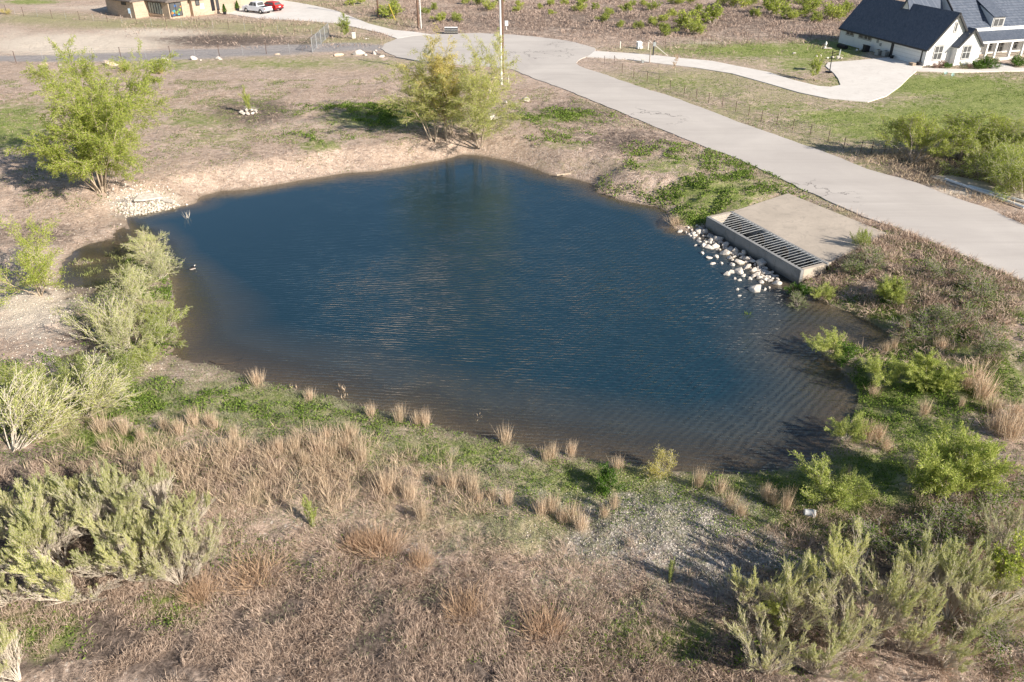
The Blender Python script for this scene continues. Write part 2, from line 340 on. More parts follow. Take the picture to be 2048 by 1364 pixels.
def groundmat():
    m, t, b = mat('soil with litter and turf', .95); v = geo(t)
    A = nd(t, 'ShaderNodeAttribute', attribute_name='maskA'); B = nd(t, 'ShaderNodeAttribute', attribute_name='maskB')
    sa = nd(t, 'ShaderNodeSeparateColor'); t.links.new(A.outputs['Color'], sa.inputs[0])
    sb = nd(t, 'ShaderNodeSeparateColor'); t.links.new(B.outputs['Color'], sb.inputs[0])
    big = noise(t, .22, 5, .6, .6, v); mid = noise(t, 1.3, 6, .7, .8, v); fine = noise(t, 6, 5, .75, .5, v); gr = noise(t, 22, 3, .7, 0, v)
    mp = nd(t, 'ShaderNodeMapping'); mp.inputs['Scale'].default_value = (.5, 1.6, 1); t.links.new(v, mp.inputs[0])
    st = noise(t, 1.6, 5, .7, 1.5, mp.outputs[0])
    soil = mix(t, mapr(t, mid, .38, .62), (.70,.535,.43), (.43,.315,.245))
    soil = mix(t, mapr(t, big, .4, .65, 0, .6), soil, (.46,.335,.25))
    soil = mix(t, mapr(t, st, .5, .64, 0, .75), soil, (.25,.185,.15))
    soil = mix(t, mapr(t, gr, .55, .7, 0, .55), soil, (.76,.66,.57))
    soil = mix(t, mapr(t, fine, .52, .66, 0, .65), soil, (.19,.14,.115))
    peb = nd(t, 'ShaderNodeTexVoronoi', in_Scale=7., in_Randomness=1.); t.links.new(v, peb.inputs['Vector'])
    pw = nd(t, 'ShaderNodeSeparateColor'); t.links.new(peb.outputs['Color'], pw.inputs[0])
    pm = mth(t, 'MULTIPLY', mapr(t, peb.outputs['Distance'], .28, .42, 1, 0), mapr(t, pw.outputs[0], .72, .74))
    soil = mix(t, mth(t, 'MULTIPLY', pm, .7), soil, (.72,.65,.57))
    def m_(fac, th, n1, wdt=.2):                       # noise-broken edge of a mask
        return mapr(t, mth(t, 'ADD', fac, mth(t, 'MULTIPLY', mth(t, 'SUBTRACT', n1, .5), 1.5)), th-wdt, th+wdt)
    brown = mix(t, mapr(t, fine, .4, .6), (.26,.20,.165), (.085,.064,.052)); brown = mix(t, mapr(t, mid, .58, .7, 0, .5), brown, (.50,.39,.33))
    c = mix(t, m_(sa.outputs[2], .5, mid), soil, brown)
    turf = mix(t, mapr(t, fine, .38, .62), (.19,.25,.055), (.40,.40,.16)); turf = mix(t, mapr(t, mid, .45, .75), turf, (.14,.19,.04))
    olive = mix(t, mapr(t, fine, .38, .62), (.50,.43,.27), (.27,.26,.12))
    c = mix(t, m_(sb.outputs[0], .5, mid, .3), c, olive)
    c = mix(t, m_(sa.outputs[0], .5, mth(t, 'MULTIPLY_ADD', mid, .6) if False else mid), c, turf)
    pale = mix(t, mapr(t, mid, .35, .7), (.78,.68,.57), (.62,.52,.42))
    c = mix(t, m_(sa.outputs[1], .5, mid), c, pale)
    vc = nd(t, 'ShaderNodeTexVoronoi', in_Scale=9.); t.links.new(v, vc.inputs['Vector'])
    vs = nd(t, 'ShaderNodeSeparateColor'); t.links.new(vc.outputs['Color'], vs.inputs[0])
    grav = mix(t, vs.outputs[0], (.34,.29,.26), (.66,.61,.56)); grav = mix(t, mapr(t, vc.outputs['Distance'], .35, .6, 0, .7), grav, (.2,.17,.15))
    c = mix(t, m_(sb.outputs[1], .5, mid), c, grav)
    lane = mix(t, mapr(t, fine, .3, .7), (.42,.385,.375), (.32,.29,.28))
    c = mix(t, m_(sb.outputs[2], .5, fine, .15), c, lane)
    wet = nd(t, 'ShaderNodeSeparateXYZ'); t.links.new(v, wet.inputs[0])
    c = mix(t, mapr(t, wet.outputs[2], -.02, .17, .85, 0), c, mix(t, mid, (.19,.15,.11), (.27,.22,.17)))
    t.links.new(c, b.inputs['Base Color'])
    hh = mth(t, 'ADD', mth(t, 'MULTIPLY', mid, .7), mth(t, 'ADD', mth(t, 'MULTIPLY', fine, .35), mth(t, 'MULTIPLY', gr, .12)))
    bump(t, b, hh, 1., .32); return m
M['ground'] = groundmat()
def watermat():
    m, t, b = mat('rippled pond water', .05); t.nodes.remove(b); v = geo(t)
    D = nd(t, 'ShaderNodeAttribute', attribute_name='depth'); C = nd(t, 'ShaderNodeAttribute', attribute_name='chop')
    def wave(rot, sc, dist, seed):
        mp = nd(t, 'ShaderNodeMapping'); mp.inputs['Rotation'].default_value = (0, 0, R(rot)); mp.inputs['Location'].default_value = (seed, seed*2, 0); t.links.new(v, mp.inputs[0])
        n = nd(t, 'ShaderNodeTexWave', wave_type='BANDS', bands_direction='Y', in_Scale=sc, in_Distortion=dist, in_Detail=3., in_Detail_Scale=1.1, in_Detail_Roughness=.6)
        t.links.new(mp.outputs[0], n.inputs[0]); return n.outputs['Fac']
    def ns(rot, sx, sy, sc):
        mp = nd(t, 'ShaderNodeMapping'); mp.inputs['Rotation'].default_value = (0, 0, R(rot)); mp.inputs['Scale'].default_value = (sx, sy, 1); t.links.new(v, mp.inputs[0])
        return noise(t, sc, 3, .55, .3, mp.outputs[0])
    px_ = nd(t, 'ShaderNodeSeparateXYZ'); t.links.new(v, px_.inputs[0]); sw = noise(t, .2, 2, .5, .3, v)
    east = mapr(t, mth(t, 'ADD', px_.outputs[0], mth(t, 'MULTIPLY', mth(t, 'SUBTRACT', sw, .5), 16.)), -4, 12, .12, 1.); wst = mapr(t, east, 0, 1, 1.1, .55)
    h = mth(t, 'MULTIPLY', mth(t, 'ADD', mth(t, 'MULTIPLY', wave(6, 1.25, 4, 3), .40), mth(t, 'MULTIPLY', ns(8, .28, 1.7, 3.2), 1.5)), wst)
    h = mth(t, 'ADD', h, mth(t, 'MULTIPLY', mth(t, 'ADD', mth(t, 'MULTIPLY', wave(-48, .85, 4, 9), .55), mth(t, 'MULTIPLY', ns(-52, .25, 1.5, 2.6), 1.5)), east))
    h = mth(t, 'ADD', h, mth(t, 'MULTIPLY', ns(30, .8, 1.4, 6.), .22))
    wind = mapr(t, noise(t, .13, 3, .6, .8, v), .38, .62, .65, 1.05); gust = mapr(t, noise(t, .5, 2, .5, .3, v), .35, .65, .7, 1.1)
    h = mth(t, 'MULTIPLY', mth(t, 'MULTIPLY', h, C.outputs['Fac']), mth(t, 'MULTIPLY', wind, gust))
    bp = nd(t, 'ShaderNodeBump', in_Strength=1., in_Distance=.05); t.links.new(h, bp.inputs['Height'])
    gl = nd(t, 'ShaderNodeBsdfGlossy', in_Roughness=.09); gl.inputs[0].default_value = (.86,.93,1,1); t.links.new(bp.outputs[0], gl.inputs['Normal'])
    gi = t.nodes.new('ShaderNodeNewGeometry'); dt = nd(t, 'ShaderNodeVectorMath', operation='DOT_PRODUCT'); t.links.new(gi.outputs['Incoming'], dt.inputs[0]); t.links.new(bp.outputs[0], dt.inputs[1])
    fz = mth(t, 'POWER', mth(t, 'SUBTRACT', 1., mth(t, 'ABSOLUTE', dt.outputs['Value']), True), 5.); fz = mth(t, 'ADD', mth(t, 'MULTIPLY', fz, .85), .045)
    body = nd(t, 'ShaderNodeBsdfDiffuse'); tr = nd(t, 'ShaderNodeBsdfTransparent')
    t.links.new(mix(t, mapr(t, D.outputs['Fac'], .1, .9), (.075,.068,.056), (.012,.036,.055)), body.inputs[0]); t.links.new(bp.outputs[0], body.inputs['Normal'])
    tr.inputs[0].default_value = (.86,.83,.76,1)
    mx = nd(t, 'ShaderNodeMixShader'); t.links.new(mapr(t, D.outputs['Fac'], .0, .45, .10, 1.), mx.inputs[0])
    t.links.new(tr.outputs[0], mx.inputs[1]); t.links.new(body.outputs[0], mx.inputs[2])
    m2 = nd(t, 'ShaderNodeMixShader'); t.links.new(fz, m2.inputs[0]); t.links.new(mx.outputs[0], m2.inputs[1]); t.links.new(gl.outputs[0], m2.inputs[2])
    t.links.new(m2.outputs[0], t.nodes['Material Output'].inputs[0]); return m
M['water'] = watermat()
# ------------------------------------------------------------------ ground masks: soft patches (centre x, y, radius x, y, weight) where the photo shows each cover
def patches(P, px, py, pw=2.):
    o = np.zeros(np.shape(px))
    for a in P:
        cx, cy, rx, ry, wt = a[:5]
        o = np.maximum(o, wt*np.exp(-(((px-cx)/rx)**2+((py-cy)/ry)**2)**(pw/2)*.7))
    return o
GREEN = [(1740,940,110,40,.9),(1850,870,110,50,.8),(240,800,160,45,.75),(560,800,260,45,.55),(900,905,260,35,.65),(1200,965,190,50,.8),(1500,965,200,35,1),(1680,1010,200,65,1),(1780,800,140,80,.8),(1900,760,200,70,.8),(1720,640,90,35,.9),
 (1850,690,160,70,.8),(1900,620,200,60,.6),(1430,390,110,40,.8),(1340,330,70,20,.6),(1390,432,45,20,.9),(230,880,110,30,.8),(60,1260,90,45,1),(350,1210,70,40,.7),(1330,1270,120,50,.7),
 (760,235,110,24,.95),(30,255,70,45,1),(640,290,50,14,.7),(430,275,80,22,.5),(400,240,90,18,.6),(1120,235,90,12,.7),(1130,290,60,12,.5),(60,210,70,20,.5),(330,130,130,12,.6),(560,128,150,10,.55),(740,125,60,8,.5),
 (1500,100,160,16,.9),(1420,90,90,8,.6),(1640,100,90,20,1),(1600,130,60,18,.7),(1860,170,190,20,1),(2000,200,150,45,.9),(1900,235,190,35,1),(1700,235,150,20,.8),(1800,260,160,26,.9),(1560,215,120,14,.55),(1330,165,100,18,.55),(1430,180,90,16,.5),
 (60,4,60,5,.9),(1650,395,100,9,.5),(1700,330,60,12,.5),(20,800,90,60,.8),(130,870,80,25,.6),(1300,120,100,6,.4),(940,230,120,25,.6),(2010,1200,60,60,.7)]
OLIVE = [(600,820,330,50,.8),(1150,1050,380,60,.7),(90,38,110,12,.9),(300,48,220,10,1),(560,56,170,13,1),(700,82,90,10,.9),(700,20,60,8,.5),(640,8,130,8,.9),(760,45,70,14,.9),(1200,160,70,14,.8),(1300,205,120,20,.8),(1420,230,120,20,.8),(1560,285,120,20,.8),(1700,340,80,14,.7),(1400,160,200,30,.7),(1560,190,160,30,.6),
 (1350,100,140,8,.8),(1600,120,150,20,.6),(1900,200,260,60,.7),(1750,260,240,50,.7),(350,1000,300,60,.4),(700,860,300,60,.55),(1000,950,300,60,.5),(1450,330,300,20,.5),(1560,365,200,16,.7),(1700,425,140,14,.7),(400,230,200,60,.35),(600,125,260,16,.6)]
PALE = [(1280,1010,120,30,.6),(900,985,90,20,.45),(1100,905,100,10,.5),(700,812,160,8,.5),(150,90,170,22,1.1),(300,66,120,10,.8),(20,70,60,20,.5),(200,15,200,8,.5),(290,408,70,26,.9),(60,620,120,60,.75),(60,520,90,40,.5),(560,340,300,16,.3),(500,215,20,5,.6),(1950,380,120,14,.9),(1420,86,60,4,.5),(600,250,200,20,.35)]
BROWN = [(2200,900,170,400,.8),(-130,1100,130,300,.8),(500,225,90,26,1),(430,80,170,14,.95),(600,85,120,10,.7),(40,40,120,10,.5),(1300,40,700,40,.62),(1000,40,260,26,.6),(760,22,80,10,.6),(1700,20,120,30,.7),(560,1250,620,130,1),(1200,1330,500,140,1),(420,950,330,55,.75),(150,960,200,70,1),(1900,1080,260,120,.9),
 (1950,560,220,90,.8),(1700,520,110,50,.8),(1350,1200,400,40,.6),(60,470,120,30,.6),(1150,225,120,30,.7),(1250,280,120,25,.7),(1900,340,200,40,.9),(60,1100,300,120,.9),(200,560,90,80,.7),(200,690,110,60,.8)]
GRAVEL = [(1330,1055,170,75,1),(1430,1120,190,70,.9),(1180,1080,80,50,.7),(870,960,80,20,.5),(1480,1000,100,30,.6),(100,660,120,40,.35),(280,410,50,22,1),(180,720,110,30,.8),(350,580,20,60,.5),(1050,1000,120,40,.5)]
LANE = [(120,117,200,6,1.1),(300,112,160,6.5,1.1),(450,105,150,7,1.1),(600,97,120,7,1.1),(690,93,70,7,1.1),(740,96,40,6,1),(600,22,40,4,.5)]
MSK = dict(g=GREEN, o=OLIVE, p=PALE, b=BROWN, v=GRAVEL, l=LANE)
def masks(x, y, z):
    px, py = proj(x, y, z); return {k: np.clip(patches(P, px, py), 0, 1) for k, P in MSK.items()}
# ------------------------------------------------------------------ ground sheet
ys = [-30., -10., 0., 4., 8.]; y = 11.
while y < 235: ys.append(y); y *= 1.0068
ys += [250, 280, 330, 400, 550, 800, 1300, 2200, 4000]
ts = np.concatenate([[-60, -25, -12, -6, -3.5, -2.2, -1.6, -1.3], np.arange(-1.1, 1.101, .0062), [1.3, 1.6, 2.2, 3.5, 6, 12, 25, 60]])
YY, TT = np.meshgrid(np.array(ys), ts, indexing='ij')
XX = TT*np.maximum(YY, 14.)
ZZ = np.zeros_like(XX)
core = (YY > 3) & (YY < 240) & (np.abs(TT) < 2)
ZZ[core] = terrain(XX[core], YY[core]); ZZ[~core] = 1.4*(YY[~core] > 40)+.75*(YY[~core] <= 40)
nr, nc = XX.shape
V = np.stack([XX, YY, ZZ], -1).reshape(-1, 3)
idx = np.arange(nr*nc).reshape(nr, nc)
Q = np.stack([idx[:-1, :-1], idx[:-1, 1:], idx[1:, 1:], idx[1:, :-1]], -1).reshape(-1, 4)
me = raw_mesh('ground', V, Q.ravel(), np.arange(len(Q))*4, True)
mk = masks(V[:, 0], V[:, 1], V[:, 2])
farm = (V[:, 1] > 235) | (V[:, 1] < 10)
for nm, ks in (('maskA', 'gpb'), ('maskB', 'ovl')):
    a = me.color_attributes.new(nm, 'FLOAT_COLOR', 'POINT'); c = np.ones((len(V), 4), np.float32)
    for i, k in enumerate(ks): c[:, i] = np.where(farm, .5*(k == 'b'), mk[k])
    a.data.foreach_set('color', c.ravel())
g = link('ground', me, M['ground']); tag(g, kind='structure')
# ------------------------------------------------------------------ water
sx = np.array(shore); x0, x1 = -42., sx[:, 0].max()+1.5; y0, y1 = sx[:, 1].min()-1.5, sx[:, 1].max()+1.5
gx, gy = np.meshgrid(np.arange(x0, x1, .4), np.arange(y0, y1, .4))
gz = terrain(gx.ravel(), gy.ravel()).reshape(gx.shape); ny, nx = gx.shape
keep = gz < .3
idx = np.arange(nx*ny).reshape(ny, nx)
Q = np.stack([idx[:-1, :-1], idx[:-1, 1:], idx[1:, 1:], idx[1:, :-1]], -1).reshape(-1, 4)
kf = keep[:-1, :-1] | keep[:-1, 1:] | keep[1:, 1:] | keep[1:, :-1]; Q = Q[kf.ravel()]
me = raw_mesh('pond_water', np.stack([gx, gy, gx*0], -1).reshape(-1, 3), Q.ravel(), np.arange(len(Q))*4, True)
a = me.attributes.new('depth', 'FLOAT', 'POINT'); a.data.foreach_set('value', np.clip(-gz, 0, 3).ravel().astype(np.float32))
wpx, wpy = proj(gx, gy, 0*gx)
ch = .22+.78*sstep((wpx-470+.25*(wpy-500))/420)*sstep((wpx-250)/200)
ch = ch*(.30+.70*sstep((wpy-420)/200)); ch = np.where(wpx < 300, .05, ch)
ch = ch*(1-.55*np.exp(-((wpx-1700)/60)**2-((wpy-660)/30)**2))
a = me.attributes.new('chop', 'FLOAT', 'POINT'); a.data.foreach_set('value', ch.ravel().astype(np.float32))
tag(link('pond_water', me, M['water']), kind='structure')
# ------------------------------------------------------------------ paving
def sheet(name, poly, z, m, th=.06):
    mb = MB(); mb.prism(poly, z-th-.1, z); o = mb.build(name, m); tag(o, kind='structure'); return o
sheet('road', road, ZR+.012, M['asphalt'])
sheet('driveway', drive_l, ZR+.03, M['drive']); sheet('driveway', drive_r, ZR+.03, M['drive'])
sheet('footpath', walk, ZR+.04, M['drive']); sheet('concrete_flume', slabr, ZR+.02, M['conc'])
#@@PART2
# ------------------------------------------------------------------ culvert inlet box with trash rack, pipes and apron slab
ang = math.atan2(cu.y, cu.x)
cb = thing('culvert_inlet', 'weathered concrete culvert box with steel bar rack and sloping slab beside the road', 'culvert', (CA.x, CA.y, 0), ang)
MB().box(0, CL, 0, .26, -.9, 1.0).build('front_wall', M['conc_shade'], cb, bevel=.015)
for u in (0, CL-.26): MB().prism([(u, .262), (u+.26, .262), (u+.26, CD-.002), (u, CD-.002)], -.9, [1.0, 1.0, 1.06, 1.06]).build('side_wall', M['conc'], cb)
MB().box(.26, CL-.26, .26, CD, -.6, -.22).build('pit_floor', M['conc_shade'], cb)
sz = lambda v: 1.06+(v-CD-.2)*.38/(SB[0][1]-CD)
bw = MB()                                            # back wall with four round mouths
npipe = 4; pr = .52; pc = [CL*(i+.5)/npipe for i in range(npipe)]
for i, c in enumerate(pc):
    a0, a1 = CL*i/npipe, CL*(i+1)/npipe; a0 = max(a0, .26); a1 = min(a1, CL-.26); n = 24; ring = []; out = []
    for k in range(n):
        t = 2*math.pi*k/n; ct, st = math.cos(t), math.sin(t); ring.append((c+pr*ct, .30+pr*st))
        k1 = min(((a1-c) if ct > 0 else (c-a0))/max(abs(ct), 1e-6), ((.92-.30) if st > 0 else .95)/max(abs(st), 1e-6)); out.append((c+k1*ct, .30+k1*st))
    V_ = [(x, CD-.0, z) for x, z in ring+out]; bw.add(V_, [(k, (k+1) % n, (k+1) % n+n, k+n) for k in range(n)])
bw.build('back_wall', M['conc_shade'], cb)
for c in pc:
    p = MB(); n = 24
    for j, (v0, v1) in enumerate(((CD-.12, CD+3.2),)):
        rr = [(pr+.0, v0), (pr, v1), (pr+.045, v1), (pr+.045, v0)]
        vs = [(c+r*math.cos(2*math.pi*k/n), v, .30+r*math.sin(2*math.pi*k/n)) for r, v in rr for k in range(n)]
        p.add(vs, [(a*n+k, a*n+(k+1) % n, ((a+1) % 4)*n+(k+1) % n, ((a+1) % 4)*n+k) for a in range(4) for k in range(n)])
        p.add([(c+pr*math.cos(2*math.pi*k/n), v1-.05, .30+pr*math.sin(2*math.pi*k/n)) for k in range(n)], [list(range(n))])
    p.build('pipe', M['galv'], cb)
MB().box(0, CL, CD, CD+.2, .92, 1.085).build('rear_beam', M['conc_shade'], cb, bevel=.01)
s0, s1 = SB
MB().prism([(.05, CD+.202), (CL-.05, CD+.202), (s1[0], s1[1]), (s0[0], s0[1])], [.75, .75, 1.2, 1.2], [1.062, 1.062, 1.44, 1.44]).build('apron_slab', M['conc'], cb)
MB().box(.3, CL-.3, CD-.07, CD-.015, .98, 1.06).build('rack_rail', M['galv'], cb)
nb = 29
for i in range(nb):
    if i in (11,): continue
    u = .42+(CL-.84)*i/(nb-1)
    MB().tube((u, .17, .985), (u, CD+.03, 1.095), .013, .013, 6).build('rack_bar', M['galv'], cb)
for i in (7, 15, 23): MB().box(CL*i/30-.004, CL*i/30+.004, -.004, .0, -.3, .98).build('wall_joint', M['darkg'], cb)
# ------------------------------------------------------------------ rocks
def rock_mesh(name, seed, sx=1, sy=1, sz_=.75):
    rg = np.random.default_rng(seed); import bmesh
    bm = bmesh.new()
    for _ in range(17):
        p = rg.normal(size=3); p = p/np.linalg.norm(p)*.55*rg.uniform(.82, 1.05); bm.verts.new((p[0]*sx, p[1]*sy, p[2]*sz_))
    bmesh.ops.convex_hull(bm, input=bm.verts[:]); bmesh.ops.delete(bm, geom=[v for v in bm.verts if not v.link_faces], context='VERTS')
    bmesh.ops.bevel(bm, geom=bm.edges[:], offset=.03, segments=1, affect='EDGES'); bmesh.ops.recalc_face_normals(bm, faces=bm.faces)
    me = bpy.data.meshes.new(name); bm.to_mesh(me); bm.free(); return me
rockm = [rock_mesh('rock', i, 1+.25*(i % 3), 1, .62+.1*(i % 4)) for i in range(8)]
for m_ in rockm: m_.materials.append(M['rock'])
rocko = [rock_mesh('rock', 40+i, 1.5, .8, .5) for i in range(4)]
for m_ in rocko: m_.materials.append(M['rock_o'])
def rock(x, y, z, s, seed, label, group, orange=False, name='rock'):
    ms = rocko if orange else rockm
    o = bpy.data.objects.new(name, ms[seed % len(ms)]); COL.objects.link(o)
    rg = random.Random(seed*7+1); o.location = (x, y, z); o.rotation_euler = (rg.uniform(-.3, .3), rg.uniform(-.3, .3), rg.uniform(0, 6.28)); o.scale = (s*rg.uniform(.9, 1.15), s*rg.uniform(.8, 1.), s*rg.uniform(.85, 1.1))
    return tag(o, label, 'rock', group)
ORD = 'first second third fourth fifth sixth seventh eighth ninth tenth eleventh twelfth thirteenth fourteenth fifteenth sixteenth seventeenth eighteenth nineteenth twentieth'.split()
TENS = {2: ('twentieth', 'twenty'), 3: ('thirtieth', 'thirty'), 4: ('fortieth', 'forty'), 5: ('fiftieth', 'fifty'), 6: ('sixtieth', 'sixty'), 7: ('seventieth', 'seventy'), 8: ('eightieth', 'eighty'), 9: ('ninetieth', 'ninety')}
def ordn(i):                                          # 0 -> 'first'
    i += 1
    if i <= 20: return ORD[i-1]
    a, b = divmod(i, 10); return TENS[a][0] if b == 0 else TENS[a][1]+'-'+ORD[b-1]
rg = random.Random(4)
BIG = [(1411,463,1.1),(1400,462,.8),(1387,464,.7),(1417,492,1.),(1408,490,1.),(1438,478,1.),(1430,490,.9),(1450,503,1.1),(1433,510,.8),(1398,478,.7),(1461,512,1.),(1470,500,.9),(1478,522,1.),(1491,516,.9),(1522,526,1.15),
 (1479,541,1.2),(1463,540,.75),(1455,545,.8),(1495,530,.9),(1507,537,.7),(1512,575,1.5),(1554,563,.9),(1541,558,.65),(1533,556,.7),(1523,560,.7),(1480,556,.5),(1500,554,.6),(1508,549,.8),(1497,517,1.),(1451,488,.8),
 (1422,478,.7),(1443,523,.6),(1426,523,.6),(1418,512,.55),(1487,505,.7),(1505,520,.8),(1465,526,.7),(1387,472,.5),(1405,503,.6),(1475,575,.45),(1479,587,.4),(1530,575,.45),(1539,572,.4),(1372,462,.4),(1545,542,.5),(1488,548,.6),(1470,553,.5),(1514,545,.8),(1520,552,.7),(1392,487,.45)]
BIG.sort()
for i, (px, py, s) in enumerate(BIG):
    x, y = atz(px, py, .15); z = max(tz(x, y), -.12)
    rock(x, y, z+.12, .60*s, i, f'{"large" if s > 1 else "middling" if s > .6 else "small"} white limestone rock by the culvert wall, {ordn(i)} from the left', 'limestone rocks heaped along the culvert box')
for i in range(150):
    t = rg.random(); a = rg.gauss(0, .55)
    u = t*8.6+rg.gauss(0, .3)
    v = -.3-abs(rg.gauss(0, .62))*(1.25-.5*t); x, y = cuv(u-.3, v); z = max(tz(x, y), -.1)
    rock(x, y, z+.05, rg.uniform(.18, .38), 60+i, 'small white limestone rubble stone between the bigger rocks by the culvert wall', 'small rubble stones by the culvert')
ROW = [(88,129,1.1,1),(121,132,1.,0),(228,130,1.9,1),(331,123,1.5,0),(387,120,1.2,0),(402,121,.5,0),(437,119,1.1,0),(555,109,.6,1),(678,111,1.4,1),(663,113,.6,1),(718,108,1.5,0),(731,111,.8,0),(748,108,1.4,0),(764,114,.8,0),(751,102,.5,0),(734,79,.7,0)]
for i, (px, py, s, o_) in enumerate(sorted(ROW)):
    x, y, z = G(px, py)
    rock(x, y, z+.04*s, s*.8, 3+i, f'{"long" if s > 1.3 else "blocky" if s > .9 else "small"} {"orange" if o_ else "pale cream"} boulder beside the gravel lane, {ordn(i)} from the left', 'boulders in a row along the lane fence', bool(o_))
for i, (px, py, s, l) in enumerate([(1052,203,.95,'rounded white rock on its own in the dry grass below the road bend'),(1032,214,.75,'flat wedge of white rock beside the yellow crowned willow'),(1012,208,.7,'rough white rock half hidden by the right side of the willow clump'),
    (984,239,.85,'white rock lying behind the thin willow trunks'),(941,185,.45,'small white rock seen through the middle of the willow clump'),(978,186,.55,'buff rock seen through the willow crown under the white pole'),(990,160,.8,'long buff rock by the foot of the white pole')]):
    x, y, z = G(px, py); rock(x, y, z+.12, s, 90+i, l, None)
# rubble apron on the left bank: uncountable small stone, with broken slabs lying on it
def stones(name, xs, ys_, zs, sizes, m, seed):
    rg_ = np.random.default_rng(seed); base = np.array([(1,0,0),(-1,0,0),(0,1,0),(0,-1,0),(0,0,1),(0,0,-1)], float); n = len(xs)
    off = base[None]*sizes[:, None, None]*rg_.uniform(.5, 1.2, (n, 6, 1))*np.array([1, 1, .7])
    a = rg_.uniform(0, 6.28, n); ca, sa_ = np.cos(a), np.sin(a)
    o2 = off.copy(); o2[..., 0] = off[..., 0]*ca[:, None]-off[..., 1]*sa_[:, None]; o2[..., 1] = off[..., 0]*sa_[:, None]+off[..., 1]*ca[:, None]
    V_ = (np.stack([xs, ys_, zs], -1)[:, None]+o2).reshape(-1, 3)
    F_ = np.array([(0,2,4),(2,1,4),(1,3,4),(3,0,4),(2,0,5),(1,2,5),(3,1,5),(0,3,5)])
    T_ = (F_[None]+6*np.arange(n)[:, None, None]).reshape(-1, 3)
    return link(name, raw_mesh(name, V_, T_.ravel(), np.arange(len(T_))*3), m)
def scat(n, poly_or_P, seed, region, th=None, clump=None):
    """random ground points inside soft photo-read patches"""
    rg_ = np.random.default_rng(seed); x0_, x1_, y0_, y1_ = region
    px = rg_.uniform(x0_, x1_, n); py = rg_.uniform(y0_, y1_, n)
    return px, py
M['stone'] = leaf('loose pale stones', (.80,.73,.64), (.45,.38,.31), 0, 0)
rs = np.random.default_rng(11)
def stone_patch(name, P, n, region, sz0, sz1, label, seed):
    rg_ = np.random.default_rng(seed); px = rg_.uniform(region[0], region[1], n); py = rg_.uniform(region[2], region[3], n)
    # pixel samples thinned so that the ground is evenly covered
    w_ = patches(P, px, py); k = rg_.random(n) < w_**1.5; px, py = px[k], py[k]
    x, y = atz(px, py, .5); z = terrain(x, y); ok = z > -.05
    o = stones(name, x[ok], y[ok], z[ok]+.01, rg_.uniform(sz0, sz1, ok.sum())**1.0, M['stone'], seed); tag(o, label, 'stones', kind='stuff')
stone_patch('rubble_stones', [(294,409,42,15,1.3)], 5200, (200,390,380,445), .06, .15, 'heap of broken pale limestone rubble on the left bank of the pond', 1)
stone_patch('gravel', [(1330,1055,190,80,1),(1440,1120,200,75,.9),(1180,1080,80,50,.6)], 15000, (1050,1700,930,1260), .015, .045, 'loose white gravel spread over the bare patch of the near bank', 2)
stone_patch('bank_stones', [(80,600,160,120,.8),(160,710,140,30,.9),(348,590,12,50,1),(500,360,260,14,.25),(60,480,120,60,.35)], 9000, (-60,520,340,760), .025, .07, 'scattered small pale stones on the bare left bank', 3)
stone_patch('shore_stones', [(900,960,200,40,.5),(450,760,150,30,.4),(1150,950,100,20,.4),(700,900,200,60,.25)], 3500, (350,1300,730,1050), .015, .04, 'scattered white stones in the short turf of the near shore', 4)
for i, (px, py, sx_, sy_, a, l) in enumerate([(296,398,2.1,1.1,.5,'broken flat concrete slab lying on top of the rubble heap'),(337,405,1.2,.45,-.4,'narrow slab piece at the right edge of the rubble heap')]):
    x, y, z = G(px, py); b_ = MB(); pts = [(-sx_/2,-sy_*.4),(-sx_*.2,-sy_/2),(sx_/2,-sy_*.3),(sx_*.42,sy_/2),(-sx_*.3,sy_*.42)]
    b_.prism(pts, 0, .14); o = b_.build('broken_slab', M['rock'], bevel=.02); o.location = (x, y, z+.08); o.rotation_euler = (.1, .08, a); tag(o, l, 'slab')
# ------------------------------------------------------------------ plants: skeletons as tapered twigs, foliage as many small blades
def grow(rg_, n0, h, lean, spread, lv, wig=.12, up=.0, droop=0., r0=.05, fan=None, hv=.25):
    """lv: list of (children, angle, length ratio) per further level. returns segments (p0,p1,r0,r1,level)"""
    S = []
    def br(p, d, L, r, k):
        ns = 6 if k == 0 else 4; st = L/ns; pts = [p]
        for i in range(ns):
            d = d+Vector((rg_.gauss(0, wig), rg_.gauss(0, wig), rg_.gauss(0, wig*.6)+(up if k == 0 else up*.5)-droop*(k > 0)*(.4+i/ns)))
            d.normalize(); q = p+d*st
            ra = r*(1-.8*i/ns); rb = r*(1-.8*(i+1)/ns); S.append((p.x, p.y, p.z, q.x, q.y, q.z, ra, rb, k)); p = q; pts.append(p.copy())
            if k < len(lv) and i >= (1 if k == 0 else 0):
                nc_, an, ra_ = lv[k]; m_ = nc_/ns*(1.25 if k == 0 else 1); m_ = int(m_)+(rg_.random() < m_-int(m_))
                for _ in range(m_):
                    ax = Vector((rg_.gauss(0, 1), rg_.gauss(0, 1), rg_.gauss(0, 1))).cross(d)
                    if ax.length < 1e-3: continue
                    ax.normalize(); from mathutils import Quaternion
                    dd = Quaternion(ax, R(an)*rg_.uniform(.6, 1.3)) @ d
                    br(p.copy(), dd, L*ra_*rg_.uniform(.6, 1.2)*(1-.35*i/ns), rb*.6+.002, k+1)
    for i in range(n0):
        a = rg_.uniform(0, 6.283) if fan is None else fan[0]+rg_.uniform(-fan[1], fan[1]); ln = R(lean)*(rg_.uniform(.15, 1.) if n0 > 1 else rg_.uniform(0, .4))
        d = Vector((math.sin(ln)*math.cos(a), math.sin(ln)*math.sin(a), math.cos(ln)))
        br(Vector((math.cos(a)*spread*rg_.random(), math.sin(a)*spread*rg_.random(), -.06)), d, h*rg_.uniform(1-hv, 1.05), r0*rg_.uniform(.6, 1), 0)
    return np.array(S)
